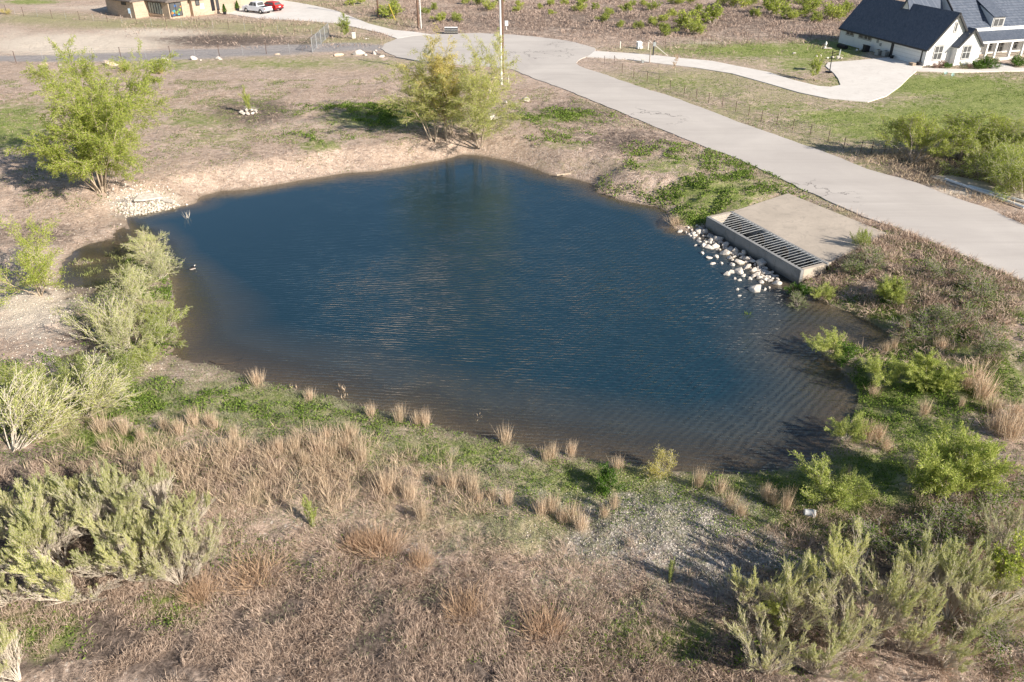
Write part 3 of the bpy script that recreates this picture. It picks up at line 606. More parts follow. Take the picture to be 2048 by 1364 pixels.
def twigs(name, S, m, parent, rmin=.004, n=4, rs_=1.):
    p0, p1 = S[:, :3], S[:, 3:6]; ra = np.maximum(S[:, 6]*rs_, rmin); rb = np.maximum(S[:, 7]*rs_, rmin*.6)
    d = p1-p0; d /= np.linalg.norm(d, axis=1, keepdims=True)+1e-9
    ref = np.where(np.abs(d[:, 2:3]) < .9, np.array([[0, 0, 1.]]), np.array([[1., 0, 0]])); a = np.cross(d, ref); a /= np.linalg.norm(a, axis=1, keepdims=True); b = np.cross(d, a)
    t = np.arange(n)*2*math.pi/n; ct, st = np.cos(t)[None, :, None], np.sin(t)[None, :, None]
    ring = a[:, None]*ct+b[:, None]*st
    V_ = np.concatenate([p0[:, None]+ring*ra[:, None, None], (p1+d*.01)[:, None]+ring*rb[:, None, None]], 1).reshape(-1, 3)
    f = np.array([(i, (i+1) % n, (i+1) % n+n, i+n) for i in range(n)]); Q_ = (f[None]+2*n*np.arange(len(S))[:, None, None]).reshape(-1, 4)
    return link(name, raw_mesh(name, V_, Q_.ravel(), np.arange(len(Q_))*4, True), m, parent)
def blades(name, P, D, L, Wd, m, parent=None, seed=0, bend=0.):
    """one rhombic leaf per row: base P, direction D (unit), length L, width Wd"""
    rg_ = np.random.default_rng(seed); n = len(P); rnd = rg_.normal(size=(n, 3)); s_ = np.cross(D, rnd); s_ /= np.linalg.norm(s_, axis=1, keepdims=True)+1e-9
    mid = P+D*(L*.45)[:, None]; tip = P+D*L[:, None]
    if bend: tip[:, 2] -= bend*L*rg_.random(n)
    V_ = np.stack([P, mid+s_*(Wd/2)[:, None], tip, mid-s_*(Wd/2)[:, None]], 1).reshape(-1, 3)
    Q_ = np.arange(4*n).reshape(-1, 4); return link(name, raw_mesh(name, V_, Q_.ravel(), np.arange(n)*4), m, parent)
def foliage(name, S, n, m, parent, seed, lmin=1, L=(.06, .12), Wd=(.015, .03), mess=.7, scatter=.04, tipw=0., up=0., zlo=0.):
    rg_ = np.random.default_rng(seed); K = S[S[:, 8] >= lmin]; ln = np.linalg.norm(K[:, 3:6]-K[:, :3], axis=1)
    wt = ln*(1+tipw*(K[:, 5]/max(K[:, 5].max(), .1))**2); wt = np.where(K[:, 5] < zlo*K[:, 5].max(), wt*.03, wt); wt /= wt.sum()
    i = rg_.choice(len(K), n, p=wt); t = rg_.random((n, 1)); p = K[i, :3]*(1-t)+K[i, 3:6]*t+rg_.normal(0, scatter, (n, 3))
    d = (K[i, 3:6]-K[i, :3])/(ln[i][:, None]+1e-9)+rg_.normal(0, mess, (n, 3)); d[:, 2] += up; d /= np.linalg.norm(d, axis=1, keepdims=True)
    return blades(name, p, d, rg_.uniform(*L, n), rg_.uniform(*Wd, n), m, parent, seed+1)
PROTO = {}
def plant(key, build):
    """makes the first plant of a kind; later ones are copies of it"""
    PROTO[key] = [build, None]
def put(key, px, py, hgt, rz, label, group=None, cat=None, name=None, wide=1., tilt=0, dz=0., xyz=None):
    x, y, z = G(px, py) if xyz is None else xyz
    build, pr_ = PROTO[key]
    if pr_ is None:
        pr_ = build(); PROTO[key][1] = pr_; o = pr_; o.location = (x, y, z+dz); o.rotation_euler = (tilt, 0, rz)
    else: o = dup(pr_, (x, y, z+dz), rz, 1, None, None, tilt)
    s_ = hgt/pr_['h0']; o.scale = (s_*wide, s_*wide, s_)
    if name: o.name = name
    o['label'] = label; o['category'] = cat or 'shrub'
    if group: o['group'] = group
    elif 'group' in o: del o['group']
    return o
def mk(name, h0, S, nleaf, lm, tm, seed, parts=('stems', 'foliage'), rmin=.005, **kw):
    def b():
        e = thing(name, '', ''); e['h0'] = h0; s_ = S(random.Random(seed)); top = np.percentile(s_[:, 5], 99); s_[:, :6] *= h0/top; s_[:, 6:8] *= 1
        twigs(parts[0], s_, M[tm], e, rmin)
        if nleaf: foliage(parts[1], s_, nleaf, M[lm], e, seed, **kw)
        return e
    return b
TW = ('trunk', 'crown')
# big multi-stemmed willows
plant('willow_big', mk('willow_tree', 9.6, lambda r: grow(r, 18, 9, 38, .4, [(9, 42, .40), (6, 42, .5), (4, 40, .5)], .10, .02, .07, .075, hv=.55), 105000, 'willow', 'bark', 21, TW, .010, lmin=1, L=(.10, .2), Wd=(.028, .05), mess=.6, scatter=.07))
plant('willow_a', mk('willow_tree', 8.6, lambda r: grow(r, 3, 8, 20, .2, [(11, 40, .42), (6, 42, .5), (4, 40, .5)], .09, .03, .05, .10), 20000, 'willow_y', 'bark', 22, TW, .010, lmin=1, L=(.10, .2), Wd=(.028, .045), mess=.6, scatter=.08))
plant('willow_b', mk('willow_tree', 8.0, lambda r: grow(r, 4, 8, 30, .25, [(10, 42, .42), (6, 42, .5), (4, 40, .5)], .10, .03, .05, .09), 17000, 'willow_l', 'bark', 23, TW, .010, lmin=1, L=(.10, .2), Wd=(.028, .045), mess=.6, scatter=.08))
plant('willow_small', mk('young_willow', 3.6, lambda r: grow(r, 6, 3.6, 42, .1, [(8, 42, .5), (5, 42, .5)], .10, .02, .05, .05), 11000, 'willow', 'bark', 24, TW, .007, lmin=1, L=(.07, .15), Wd=(.02, .04), mess=.7, scatter=.07))
# feathery shrubs of the foreground: pale stems fanning out, green plumes at the ends
for i in range(3):
    plant('bacch%d' % i, mk('feathery_shrub', 2.6, lambda r, i=i: grow(r, 17+3*i, 3.1, 62-6*i, .15, [(12, 17, .42), (10, 16, .48)], .06, .06, -.06, .030, fan=None if i == 2 else (2.0+.5*i, 1.7), hv=.45), 18000, 'bacch', 'twig', 30+i, ('stems', 'foliage'), .006, lmin=1, L=(.05, .10), Wd=(.006, .010), mess=.26, scatter=.015, tipw=3., up=.3, zlo=.5))
plant('bright0', mk('round_shrub', 2., lambda r: grow(r, 13, 2., 48, .12, [(7, 35, .5), (5, 35, .5)], .08, .03, .03, .02), 24000, 'bright', 'twig', 40, ('stems', 'foliage'), .005, lmin=1, L=(.06, .13), Wd=(.014, .028), mess=.6, scatter=.04, tipw=1.))
plant('bright1', mk('spreading_shrub', 1.6, lambda r: grow(r, 12, 1.6, 60, .1, [(6, 32, .5), (4, 35, .5)], .10, .05, .02, .016), 8000, 'bright', 'twig', 41, ('stems', 'foliage'), .004, lmin=1, L=(.06, .13), Wd=(.014, .026), mess=.55, scatter=.04, tipw=1.))
plant('deep0', mk('leafy_bush', 1.2, lambda r: grow(r, 12, 1.2, 65, .1, [(6, 40, .5), (4, 40, .5)], .1, .02, .0, .014), 5000, 'deep', 'twig', 42, ('stems', 'foliage'), .004, lmin=1, L=(.06, .12), Wd=(.025, .05), mess=1., scatter=.05))
plant('bare0', mk('bare_bush', 1.6, lambda r: grow(r, 14, 1.6, 68, .15, [(7, 35, .55), (5, 38, .5)], .13, .02, .03, .016), 2200, 'weed', 'greytwig', 43, ('stems', 'foliage'), .005, lmin=1, L=(.05, .1), Wd=(.02, .04), mess=1.))
plant('bare1', mk('bare_bush', 1.8, lambda r: grow(r, 16, 1.8, 60, .2, [(8, 22, .5), (4, 25, .5)], .08, .0, .03, .018, fan=(.5, 1.1)), 5000, 'bacch', 'twig', 44, ('stems', 'foliage'), .006, lmin=1, L=(.06, .12), Wd=(.012, .02), mess=.4))
plant('thicket0', mk('willow_thicket', 2.4, lambda r: grow(r, 20, 2.4, 62, .35, [(7, 32, .5), (5, 34, .5)], .09, .0, .07, .024), 7000, 'bacch', 'twig', 45, ('stems', 'foliage'), .006, lmin=1, L=(.07, .15), Wd=(.014, .026), mess=.5, scatter=.04))
plant('thicket1', mk('willow_thicket', 2.2, lambda r: grow(r, 18, 2.2, 66, .35, [(7, 34, .5), (5, 34, .5)], .10, .02, .06, .022), 8500, 'willow', 'twig', 46, ('stems', 'foliage'), .005, lmin=1, L=(.07, .15), Wd=(.014, .028), mess=.5, scatter=.04))
plant('mesq', mk('airy_bush', 4., lambda r: grow(r, 10, 4., 48, .2, [(8, 36, .5), (5, 38, .5), (3, 38, .5)], .10, .02, .0, .05), 26000, 'field', 'greytwig', 47, ('stems', 'foliage'), .009, lmin=2, L=(.06, .14), Wd=(.02, .035), mess=.9, scatter=.06))
for i in range(3):
    plant('field%d' % i, mk('field_bush', 1.6, lambda r, i=i: grow(r, 7, 1.6, 50, .2, [(5, 40, .5), (4, 40, .5)], .1, .02, 0, .03), 1500, 'field', 'greytwig', 50+i, ('stems', 'foliage'), .012, lmin=1, L=(.10, .22), Wd=(.05, .10), mess=1., scatter=.08))
plant('sapling', mk('young_tree', 3.4, lambda r: grow(r, 3, 3.4, 26, .1, [(8, 40, .45), (5, 40, .5)], .07, .03, 0, .045), 2600, 'field', 'greytwig', 54, TW, .012, lmin=1, L=(.09, .18), Wd=(.05, .09), mess=1., scatter=.07))
plant('stalk', mk('green_stalk', 1.3, lambda r: grow(r, 5, 1.3, 12, .12, [(6, 18, .25)], .05, .03, 0, .012), 2200, 'bright', 'twig', 55, ('stems', 'foliage'), .004, lmin=0, L=(.05, .09), Wd=(.012, .02), mess=.35, scatter=.02))
plant('dense', mk('garden_shrub', 1., lambda r: grow(r, 12, 1., 70, .2, [(5, 40, .6), (4, 40, .5)], .1, .02, 0, .02), 2600, 'deep', 'greytwig', 56, ('stems', 'foliage'), .008, lmin=0, L=(.06, .12), Wd=(.04, .07), mess=1., scatter=.08))
plant('pinkish', mk('garden_shrub', 1., lambda r: grow(r, 9, 1., 45, .2, [(5, 40, .6), (3, 40, .5)], .1, .02, 0, .02), 900, 'shrubred', 'greytwig', 57, ('stems', 'foliage'), .01, lmin=1, L=(.06, .12), Wd=(.04, .07), mess=1., scatter=.08))
def bunch(name, n, h, m, seed, lean=.13, wd=.010, spread=.10):
    def b():
        e = thing(name, '', ''); e['h0'] = h; r_ = np.random.default_rng(seed)
        P = np.stack([r_.normal(0, spread, n), r_.normal(0, spread, n), np.full(n, -.03)], -1); D = np.stack([r_.normal(0, lean, n)+P[:, 0]*.9, r_.normal(0, lean, n)+P[:, 1]*.9, np.ones(n)], -1); D /= np.linalg.norm(D, axis=1, keepdims=True)
        blades('grass_blades', P, D, r_.uniform(.45, 1, n)*h, np.full(n, wd), M[m], e, seed, .1); return e
    return b
for i in range(3): plant('bunch%d' % i, bunch('grass_clump', 190, 1.0, 'dry2', 70+i))
plant('strawb', bunch('grass_clump', 500, .8, 'straw', 75, .28, .009, .17))
# ---- placements read from the photo: (kind, px, py of the base, height, label)
put('willow_big', 205, 383, 9.8, 3.6, 'big spreading yellow green willow with many stems on the left bank', cat='tree')
put('willow_b', 868, 285, 7.4, 2.6, 'green willow leaning left at the top shore, leftmost trunk of the clump', 'willows in a clump at the head of the pond', 'tree', tilt=-.1, wide=1.25)
put('willow_a', 892, 281, 8.9, 0.4, 'tall yellow crowned willow in the middle of the shore clump', 'willows in a clump at the head of the pond', 'tree', wide=1.2)
put('willow_b', 906, 268, 6.6, 4.4, 'short green willow standing behind the yellow crowned one', 'willows in a clump at the head of the pond', 'tree', wide=1.2)
put('willow_b', 945, 272, 8.8, 1.2, 'grey green willow with the highest right crown of the clump', 'willows in a clump at the head of the pond', 'tree', wide=.85)
put('willow_b', 960, 284, 6.8, 5.4, 'forked green willow at the right end of the shore clump', 'willows in a clump at the head of the pond', 'tree', wide=1.3)
put('willow_small', 82, 590, 4.2, .3, 'young willow with a bent trunk on the stony left bank', cat='tree')
TH = [('thicket0',318,560,2.6,.3,'grey green willow thicket at the water edge, topmost of the strip on the left shore'),('thicket0',290,640,2.3,1.7,'grey green thicket with arching bare stems beside the duck'),
 ('thicket1',322,690,2.,3.,'bright green thicket leaning over the lower left corner of the water'),('thicket1',235,762,2.1,.9,'yellow green thicket below the dark puddle'),('thicket1',150,770,1.9,2.2,'yellow green thicket left of the dark puddle'),
 ('thicket1',60,790,2.2,4.,'bright green thicket at the left edge above the tangle of bare stems'),('thicket1',20,840,2.,5.,'green thicket cut by the left edge of the photo'),('thicket1',300,735,1.8,5.,'yellow green thicket between the dark puddle and the water'),
 ('thicket0',120,860,1.9,4.2,'thin thicket right of the grey tangle at the left edge')]
for k, px, py, h, rz, l in TH: put(k, px, py, h*.78, rz, l, 'willow thickets along the left shore')
BR = [('bare1',228,700,2.6,1.6,'fan of bare pale stems rising between the left puddles',1.),('bare0',205,640,1.6,.5,'grey dead branches lying toward the left stony bank',1.5),('bare1',165,832,2.4,-.2,'long bare pale stems leaning right over the short turf',1.2),('bare1',20,905,3.0,.5,'big tangle of bare pale stems at the left edge',1.3),
 ('bare1',80,880,2.2,1.2,'smaller tangle of bare stems right of the big one',1.),('bare0',1785,600,1.5,2.,'grey twiggy bush just right of the culvert box',1.),('bare0',1850,680,1.7,.2,'bare bush of pink grey twigs above the green ground cover',1.3),('bare0',1905,655,1.6,3.,'bare twiggy bush in the middle of the right bank',1.2),
 ('bare0',1975,715,1.7,4.,'bare twiggy bush near the right edge above the tan grass',1.1),('bare0',1700,545,1.2,4.,'brown twiggy bush against the right end of the culvert slab',1.4),('bare0',1745,535,1.3,1.1,'grey brown bush between the culvert slab and the bright green bush',1.3),('bare0',1890,560,1.3,2.6,'dead brush heap below the road near the right edge',1.6),
 ('bare0',1960,600,1.4,.9,'dead brush on the right bank nearest the frame edge',1.5),('bare0',1880,1110,1.3,.9,'dark bare brush behind the feathery shrubs at the lower right',1.6),('bare0',1770,1090,1.2,2.9,'tangled dead weeds below the bright round shrub',1.7),('bare0',1990,985,1.4,5.,'grey dead brush right of the bright round shrub',1.6),
 ('bare0',1597,612,.8,1.4,'small dead branch standing in the shallow water beside the culvert',1.3),('bare0',1940,1050,1.4,3.3,'grey brush heap below the grey dead brush at the right',1.7),('bare0',2020,1300,1.2,2.2,'dead brush in the bottom right corner',1.8)]
for k, px, py, h, rz, l, wd in BR: put(k, px, py, h, rz, l, 'leafless bushes and stem tangles', wide=wd)
BA = [('bacch0',172,1195,2.6,2.4,'large feathery shrub with white stems fanning left at the lower left',1.25),('bacch1',292,1158,2.3,2.9,'feathery shrub with white stems right of the largest one',1.15),('bacch2',362,1168,2.2,.8,'feathery shrub with upright forked stem at the right end of the left group',.95),
 ('bacch1',70,1130,2.5,4.,'dense feathery shrub at the left edge of the left group',1.15),('bacch2',200,1065,2.3,5.,'tall upright feathery shrub at the back of the left group',1.1),('bacch1',270,1050,2.4,1.2,'tallest green plumed shrub at the back middle of the left group',1.1),('bacch0',375,1060,2.,3.6,'thin pale feathery shrub at the back right of the left group',1.0),
 ('bacch0',120,1045,1.9,.4,'feathery shrub behind the dense one at the left edge',1.1),('bacch1',8,1060,2.,2.,'feathery shrub cut by the left edge of the photo',1.),('bacch0',20,1205,2.,3.,'low feathery shrub leaning out of the left edge',1.1),('bacch1',40,1362,1.9,1.,'feathery shrub filling the bottom left corner',1.1),
 ('bacch1',1500,1215,1.9,2.,'dark green feathery shrub at the left end of the right group',1.1),('bacch2',1580,1245,2.,3.4,'feathery shrub beside the dark green one in the right group',1.05),('bacch0',1700,1215,2.5,.5,'wide pale feathery shrub in the middle of the right group',1.15),('bacch1',1740,1260,2.2,4.6,'feathery shrub in front of the wide pale one',1.1),
 ('bacch2',1800,1215,2.1,1.9,'feathery shrub with whitish plumes behind the middle of the right group',1.),('bacch0',1895,1240,2.5,5.6,'feathery shrub leaning right with long stems at the right of the group',1.15),('bacch1',1630,1345,1.9,2.7,'feathery shrub with a knot of white stems at the bottom edge',1.1),('bacch2',1530,1345,1.7,.9,'feathery shrub at the bottom edge left of the white stems',1.1),
 ('bacch0',1880,1335,1.6,4.,'low feathery shrub at the bottom edge near the right corner',1.1),('bacch2',1960,1180,2.,3.,'feathery shrub beside the small broad leaved tree',.9),('bacch2',2010,1110,2.,1.2,'green feathery shrub at the right edge above the small tree',.8)]
BA += [('bacch1',250,1125,2.,5.2,'small feathery shrub filling the gap in the middle of the left group',1.2),('bacch2',330,1100,2.,2.2,'feathery shrub behind the upright forked one in the left group',1.2),('bacch0',130,1135,2.2,1.2,'low wide feathery shrub between the largest one and the left edge',1.3),('bacch1',215,1150,2.,3.3,'feathery shrub right behind the base of the largest one',1.2),
 ('bacch2',405,1130,1.7,4.1,'pale feathery shrub at the right rim of the left group',1.),('bacch1',320,1025,1.9,.3,'feathery shrub at the very back right of the left group',1.2),('bacch0',165,1010,1.8,2.8,'feathery shrub at the very back of the left group',1.2),('bacch2',55,1075,2.2,1.9,'upright feathery shrub near the left edge, behind the low wide one',1.2),
 ('bacch1',1810,1300,1.9,2.9,'feathery shrub in the middle of the right group, near the bottom',1.1),('bacch2',1690,1300,1.8,.7,'feathery shrub right of the knot of white stems',1.1),('bacch0',1570,1180,1.6,3.9,'low feathery shrub at the back left of the right group',1.1),('bacch1',1850,1190,1.9,5.1,'feathery shrub behind the one with long leaning stems',1.1),('bacch2',1945,1270,1.7,4.5,'feathery shrub at the right end of the right group',1.1)]
for k, px, py, h, rz, l, wd in BA: put(k, px, py, h, rz, l, 'feathery shrubs in the foreground', wide=wd)
MI = [('bright0',1895,1000,2.9,.5,'bright yellow green round shrub on the right bank',1.0),('bright1',1655,1000,1.6,2.,'loose arching shrub above the white bucket',1.25),('bright1',1690,1005,1.2,4.,'thin shrub with leaning stems right of the arching one',1.1),('bright1',1690,880,1.3,3.3,'small upright shrub on the shore point at the right end of the water',1.),
 ('bright0',1855,775,1.6,2.5,'pale green shrub on a straw tuft, right one of the pair on the right bank',1.3),('bright1',1765,775,1.6,.2,'pale green shrub on a straw tuft, left one of the pair on the right bank',1.),('bright1',1655,712,1.3,1.,'shrub overhanging the water on the small spit',1.3),('deep0',1685,722,.9,2.,'dark green bush at the tip of the small spit',1.1),
 ('bright0',1775,605,1.5,4.,'fresh green bush on the bank beside the culvert',1.05),('bright1',1640,600,1.,3.6,'small bright bush at the right corner of the culvert wall',1.1),('deep0',1600,592,.8,.6,'dark bush at the foot of the culvert corner',1.2),('deep0',1212,975,.95,2.2,'round blue green bush on the near shore',.9),
 ('bright1',1722,502,1.5,1.,'thin leafy bush growing over the edge of the culvert slab',.7),('stalk',625,1052,1.3,.4,'green upright stalk plant in the dry grass left of the middle',1.),('stalk',1340,1165,1.2,2.,'single green pointed stalk plant on the gravel patch',.6),('bright1',1560,1240,1.,.6,'small bright bush behind the dark green feathery shrub',1.),
 ('sapling',2012,1190,2.5,1.,'small tree with yellow green round leaves at the right edge',1.1),('deep0',930,690,.01,1.,'',1.)]
for k, px, py, h, rz, l, wd in MI[:-1]: put(k, px, py, h, rz, l, wide=wd, cat='tree' if k == 'sapling' else 'shrub')
plant('ylow', mk('yellow_bush', 1.1, lambda r: grow(r, 10, 1.1, 50, .1, [(6, 38, .5), (4, 38, .5)], .1, .02, 0, .012), 3200, 'willow_y', 'twig', 60, ('stems', 'foliage'), .004, lmin=1, L=(.03, .07), Wd=(.02, .035), mess=1., scatter=.05))
for px, py, h, rz, l in [(300,520,2.,2.,'grey green thicket at the very top of the strip, by the mouth of the puddle'),(262,600,2.2,.2,'grey green thicket between the puddle and the water, left of the duck'),(335,655,1.7,4.4,'thicket leaning over the water below the duck'),(262,700,2.1,2.9,'thicket beside the dark puddle, upper right of it')]:
    put('thicket0' if h != 1.7 else 'thicket1', px, py, h, rz, l, 'willow thickets along the left shore')
put('ylow', 1330, 948, 1.1, 0, 'small yellow flowering bush standing at the near water edge', wide=1.1)
put('ylow', 254, 140, .9, 1, 'yellow flowering bush behind the lane fence at the left', wide=1.9); put('ylow', 318, 146, .7, 2, 'smaller yellow bush right of the larger yellow one', wide=1.6); put('ylow', 12, 28, .9, 2, 'yellow bush at the far left edge', wide=1.8)
MQ = [('mesq',1825,325,3.9,.6,'airy yellow green bush with dark fanning stems beside the road fence end',1.35),('mesq',1920,318,3.9,2.2,'airy bush behind the dark brush, second beside the road fence end',1.5),('mesq',2030,330,3.6,4.,'airy bush cut by the right edge above the concrete flume',1.4),('mesq',1975,310,3.2,5.2,'airy bush filling between the two larger ones right of the road',1.6)]
for k, px, py, h, rz, l, wd in MQ: put(k, px, py, h, rz, l, 'airy bushes right of the road', wide=wd)
for i, (px, py, h) in enumerate([(1962,352,3.),(1992,372,2.8),(2022,385,3.2),(2048,398,3.),(2005,345,2.8),(2050,350,2.6)]):
    put('thicket1', px, py, h, i*1.3, f'olive green thicket behind the concrete flume, {ordn(i)} in its clump', 'thickets behind the concrete flume', wide=1.1)
# far field bushes
FB = [(790,36,2.4),(768,28,1.2),(850,30,1.),(885,45,1.3),(908,44,1.2),(868,20,1.),(700,10,1.2),(725,8,1.1),(960,12,1.6),(978,20,1.3),(1035,14,1.),(1035,24,.9),(1105,12,1.),(1160,22,1.5),(1165,8,1.2),(1213,44,1.3),(1215,30,1.),(1255,26,1.4),(1262,12,.9),(1285,13,1.),
 (1305,20,1.3),(1305,52,1.2),(1330,45,1.1),(1325,70,1.5),(1348,8,1.6),(1360,10,1.2),(1375,60,2.3),(1388,70,1.6),(1396,26,1.2),(1425,48,2.5),(1430,32,1.2),(1470,16,2.6),(1500,10,1.6),(1510,34,1.2),(1535,28,2.6),(1548,18,1.8),(1570,36,1.6),(1590,40,1.2),(1610,32,1.5),(1618,24,2.),(1630,44,1.4),(1655,40,2.2),(1685,30,1.8),
 (1605,8,2.2),(1640,8,1.6),(1568,6,1.6),(1275,58,1.),(1240,55,.9),(1385,6,1.2),(1100,30,.8),(1080,18,.8),(1440,10,1.2),(1130,10,1.),(1190,20,1.),(1345,34,1.1),(930,8,1.),(1000,6,1.)]
rowc = {'front': 0, 'middle': 0, 'back': 0}
for i, (px, py, h) in enumerate(sorted(FB)):
    rw = 'front' if py > 40 else 'middle' if py > 18 else 'back'; rowc[rw] += 1
    put('field%d' % (i % 3), px, py, h*1.15, i*1.7, f'{"big" if h > 1.9 else "small" if h < 1.1 else "mid sized"} green bush in the far field, {rw} row, {ordn(rowc[rw]-1)} from the left', 'bushes scattered over the far brush field', wide=1.25)
# bunchgrass clumps one can tell apart
GC = [(742,832),(800,845),(835,850),(852,852),(1092,920),(1105,918),(1142,912),(945,985),(958,1005),(985,1000),(880,972),(1082,1030),(1103,1025),(1143,1040),(1124,1045),(1162,1060),(1208,1035),(1228,1018),(1235,940),(515,770),(620,800),(420,850),(432,860),(470,880),(205,865),(215,900),
 (690,900),(665,915),(640,910),(725,925),(590,900),(560,905),(610,930),(700,880),(1440,985),(1458,1015),(1530,1000),(1570,1020),(1545,1010),(1690,975),(1770,900),(1755,880),(1735,880),(1720,860),(1830,945),(1845,830),(1905,750),(1930,780),(1960,800),(1985,825),(2005,860),(2030,840),(1990,865),(2020,880),(1785,700),(1770,705),
 (1808,665),(1745,790),(1640,965),(1010,885),(1395,975),(1920,815),(1950,770),(1880,700),(2045,860),(905,980),(1015,1010),(820,1000),(770,985),(845,1040),(1480,1030),(655,880),(330,860),(360,870),(390,850),(285,880),(250,870)]
GC.sort(); nshore = {}
for i, (px, py) in enumerate(GC):
    zn = 'near bank' if px < 1390 and py > 760 else 'right bank'; nshore[zn] = nshore.get(zn, 0)+1
    put('bunch%d' % (i % 3), px, py, random.Random(i).uniform(.85, 1.5)*(1.25 if px > 1940 and py > 740 else 1), i*2.1, f'tan upright bunchgrass clump on the {zn}, {ordn(nshore[zn]-1)} from the left', 'tan bunchgrass clumps round the pond', 'grass clump', wide=random.Random(i+5).uniform(.6, 1.1)*(1.5 if px > 1940 and py > 740 else 1))
for i, (px, py, wd, l) in enumerate([(765,1100,1.6,'orange straw tuft in the middle of the dry foreground'),(740,1090,1.2,'narrow orange straw tuft left of the middle one'),(715,1095,1.1,'orange straw tuft leftmost of the three in the dry foreground'),(842,1130,1.,'small orange straw tuft right of the three'),(932,1225,1.6,'tall rust orange straw tuft beside the dark gap'),(505,1160,2.2,'wide flattened orange straw tuft right of the left shrubs'),(400,1195,1.3,'orange straw tuft in front of the left shrubs'),(1090,1265,1.6,'orange straw tuft near the bottom middle')]):
    put('strawb', px, py, .85, i, l, cat='grass clump', wide=wd)
# ------------------------------------------------------------------ grass, weeds and brush too many to count
def field(name, P, dens, reg, m, h, wd, lean, label, seed, clump=0., cs=1.3, bend=.3, zmin=.04, cat='grass', leafy=False, lift=0., flow=None, tuft=0):
    """reg = (Y0, Y1, T) world strip |X| < T*Y; dens = blades per square metre"""
    rg_ = np.random.default_rng(seed); Y0, Y1, T = reg; area = T*(Y1**2-Y0**2); n = int(area*dens)
    if tuft:
        nc_ = n//tuft+1; yc = np.sqrt(rg_.uniform(Y0**2, Y1**2, nc_)); xc = rg_.uniform(-1, 1, nc_)*T*yc; rr = np.repeat(rg_.uniform(.03, .11, nc_), tuft)
        ox, oy = rg_.normal(0, 1, nc_*tuft), rg_.normal(0, 1, nc_*tuft); x = np.repeat(xc, tuft)+ox*rr; y = np.repeat(yc, tuft)+oy*rr; n = len(x)
    else:
        y = np.sqrt(rg_.uniform(Y0**2, Y1**2, n)); x = rg_.uniform(-1, 1, n)*T*y; ox = oy = np.zeros(n)
    px, py = proj(x, y, .8); w_ = patches(P, px, py)
    if clump: w_ = w_*np.clip((fbm(x*cs, y*cs, seed+9, 3)-.5)*3.*clump+1-.35*clump, 0, 1.3)
    w_ = np.where(w_ < .12, 0, w_)
    k = (np.repeat(rg_.random(n//tuft), tuft) if tuft else rg_.random(n)) < w_; x, y, ox, oy = x[k], y[k], ox[k], oy[k]; n = len(x)
    z = terrain(x, y); ok = (z > zmin)
    for p in paved: ok &= ~inside(p, x, y)
    ok &= ~inside(cul, x, y)
    x, y, z, ox, oy = x[ok], y[ok], z[ok], ox[ok], oy[ok]; n = len(x); tall = .6+.8*fbm(x*.9, y*.9, seed+4, 3)
    D = np.stack([rg_.normal(0, lean, n)+ox*.35, rg_.normal(0, lean, n)+oy*.35, np.full(n, 1.)], -1)
    if flow: D[:, 0] += flow*(fbm(x*.6, y*.6, seed+1)-.5)*4; D[:, 1] += flow*(fbm(x*.6, y*.6, seed+2)-.5)*4
    D /= np.linalg.norm(D, axis=1, keepdims=True)
    Pp = np.stack([x, y, z-.02+lift*rg_.random(n)*tall], -1); L = rg_.uniform(h[0], h[1], n)*tall
    o = blades(name, Pp, D, L, rg_.uniform(*wd, n), M[m], None, seed, bend); tag(o, label, cat, kind='stuff'); return n
TALL = [(470,915,260,30,1),(590,965,260,45,.9),(330,960,150,50,.8),(640,890,90,24,.8),(880,1000,120,30,.35)]
DRYF = [(2180,1050,160,120,.9),(2180,1280,160,120,.9),(-120,1250,120,120,.9),(-120,1000,120,110,.8),(1960,1200,120,90,.9),(40,1330,120,50,.7),(120,1230,150,50,.7),(1550,1150,80,40,.5),(1990,1340,120,60,1.),(620,1240,560,130,1.2),(1150,1330,420,110,1.1),(200,1330,260,60,1.),(430,960,320,60,.9),(100,960,180,50,.9),(850,1150,260,50,.8),(1300,1240,220,45,.7),(1850,1090,240,80,1.),(2000,1010,120,80,.9),(1960,1320,160,70,.9),(300,1260,300,50,.9),(1450,1330,200,60,.8),(1700,1100,160,50,.7)]
RB = [(2180,700,140,110,1),(2200,880,140,90,.8),(1700,525,110,45,1),(1850,500,200,45,.9),(1950,560,200,70,1),(1960,640,160,80,.8),(1880,600,160,60,.8),(2000,730,120,50,.7),(1800,580,100,40,.8)]
na = field('dry_grass', DRYF, 1250, (13.0, 27.5, 1.), 'dry', (.16,.50), (.006,.014), .42, 'mat of dead brown grass covering the foreground', 101, 1.0, 1.1, .6, flow=.45, tuft=14)
field('tall_dry_grass', TALL, 300, (20, 32, .85), 'dry2', (.5,.95), (.010,.018), .2, 'stand of upright tan grass on the near bank at the left', 102, .8, 1.4, .2, tuft=16)
field('bank_brush', RB, 460, (34, 58, .72), 'dry', (.3,.75), (.014,.028), .6, 'dead brown weeds covering the right bank below the road', 103, .7, .9, .6, flow=.5, tuft=14)
SAGE = [(600,815,340,55,1.1),(1150,1050,420,90,.9),(1300,1180,300,50,.7),(1050,1080,420,40,.6),(430,760,120,50,.8),(300,760,80,40,.6),(1950,1000,130,80,.7),(1250,1200,700,120,.45),(200,900,200,60,.5),(620,850,360,60,.9),(950,960,320,70,1),(1250,990,260,60,.8),(330,800,140,50,.8),(1500,1000,260,50,.7),(800,1050,500,60,.7),(1350,1120,300,70,.45),(1800,850,200,120,.5),(1950,950,120,60,.7),(700,1000,300,60,.7)]
field('short_turf', SAGE, 600, (15, 38, .85), 'sage', (.08,.24), (.008,.018), .7, 'short grey green turf on the near shore of the pond', 104, .7, 1.8, .4)
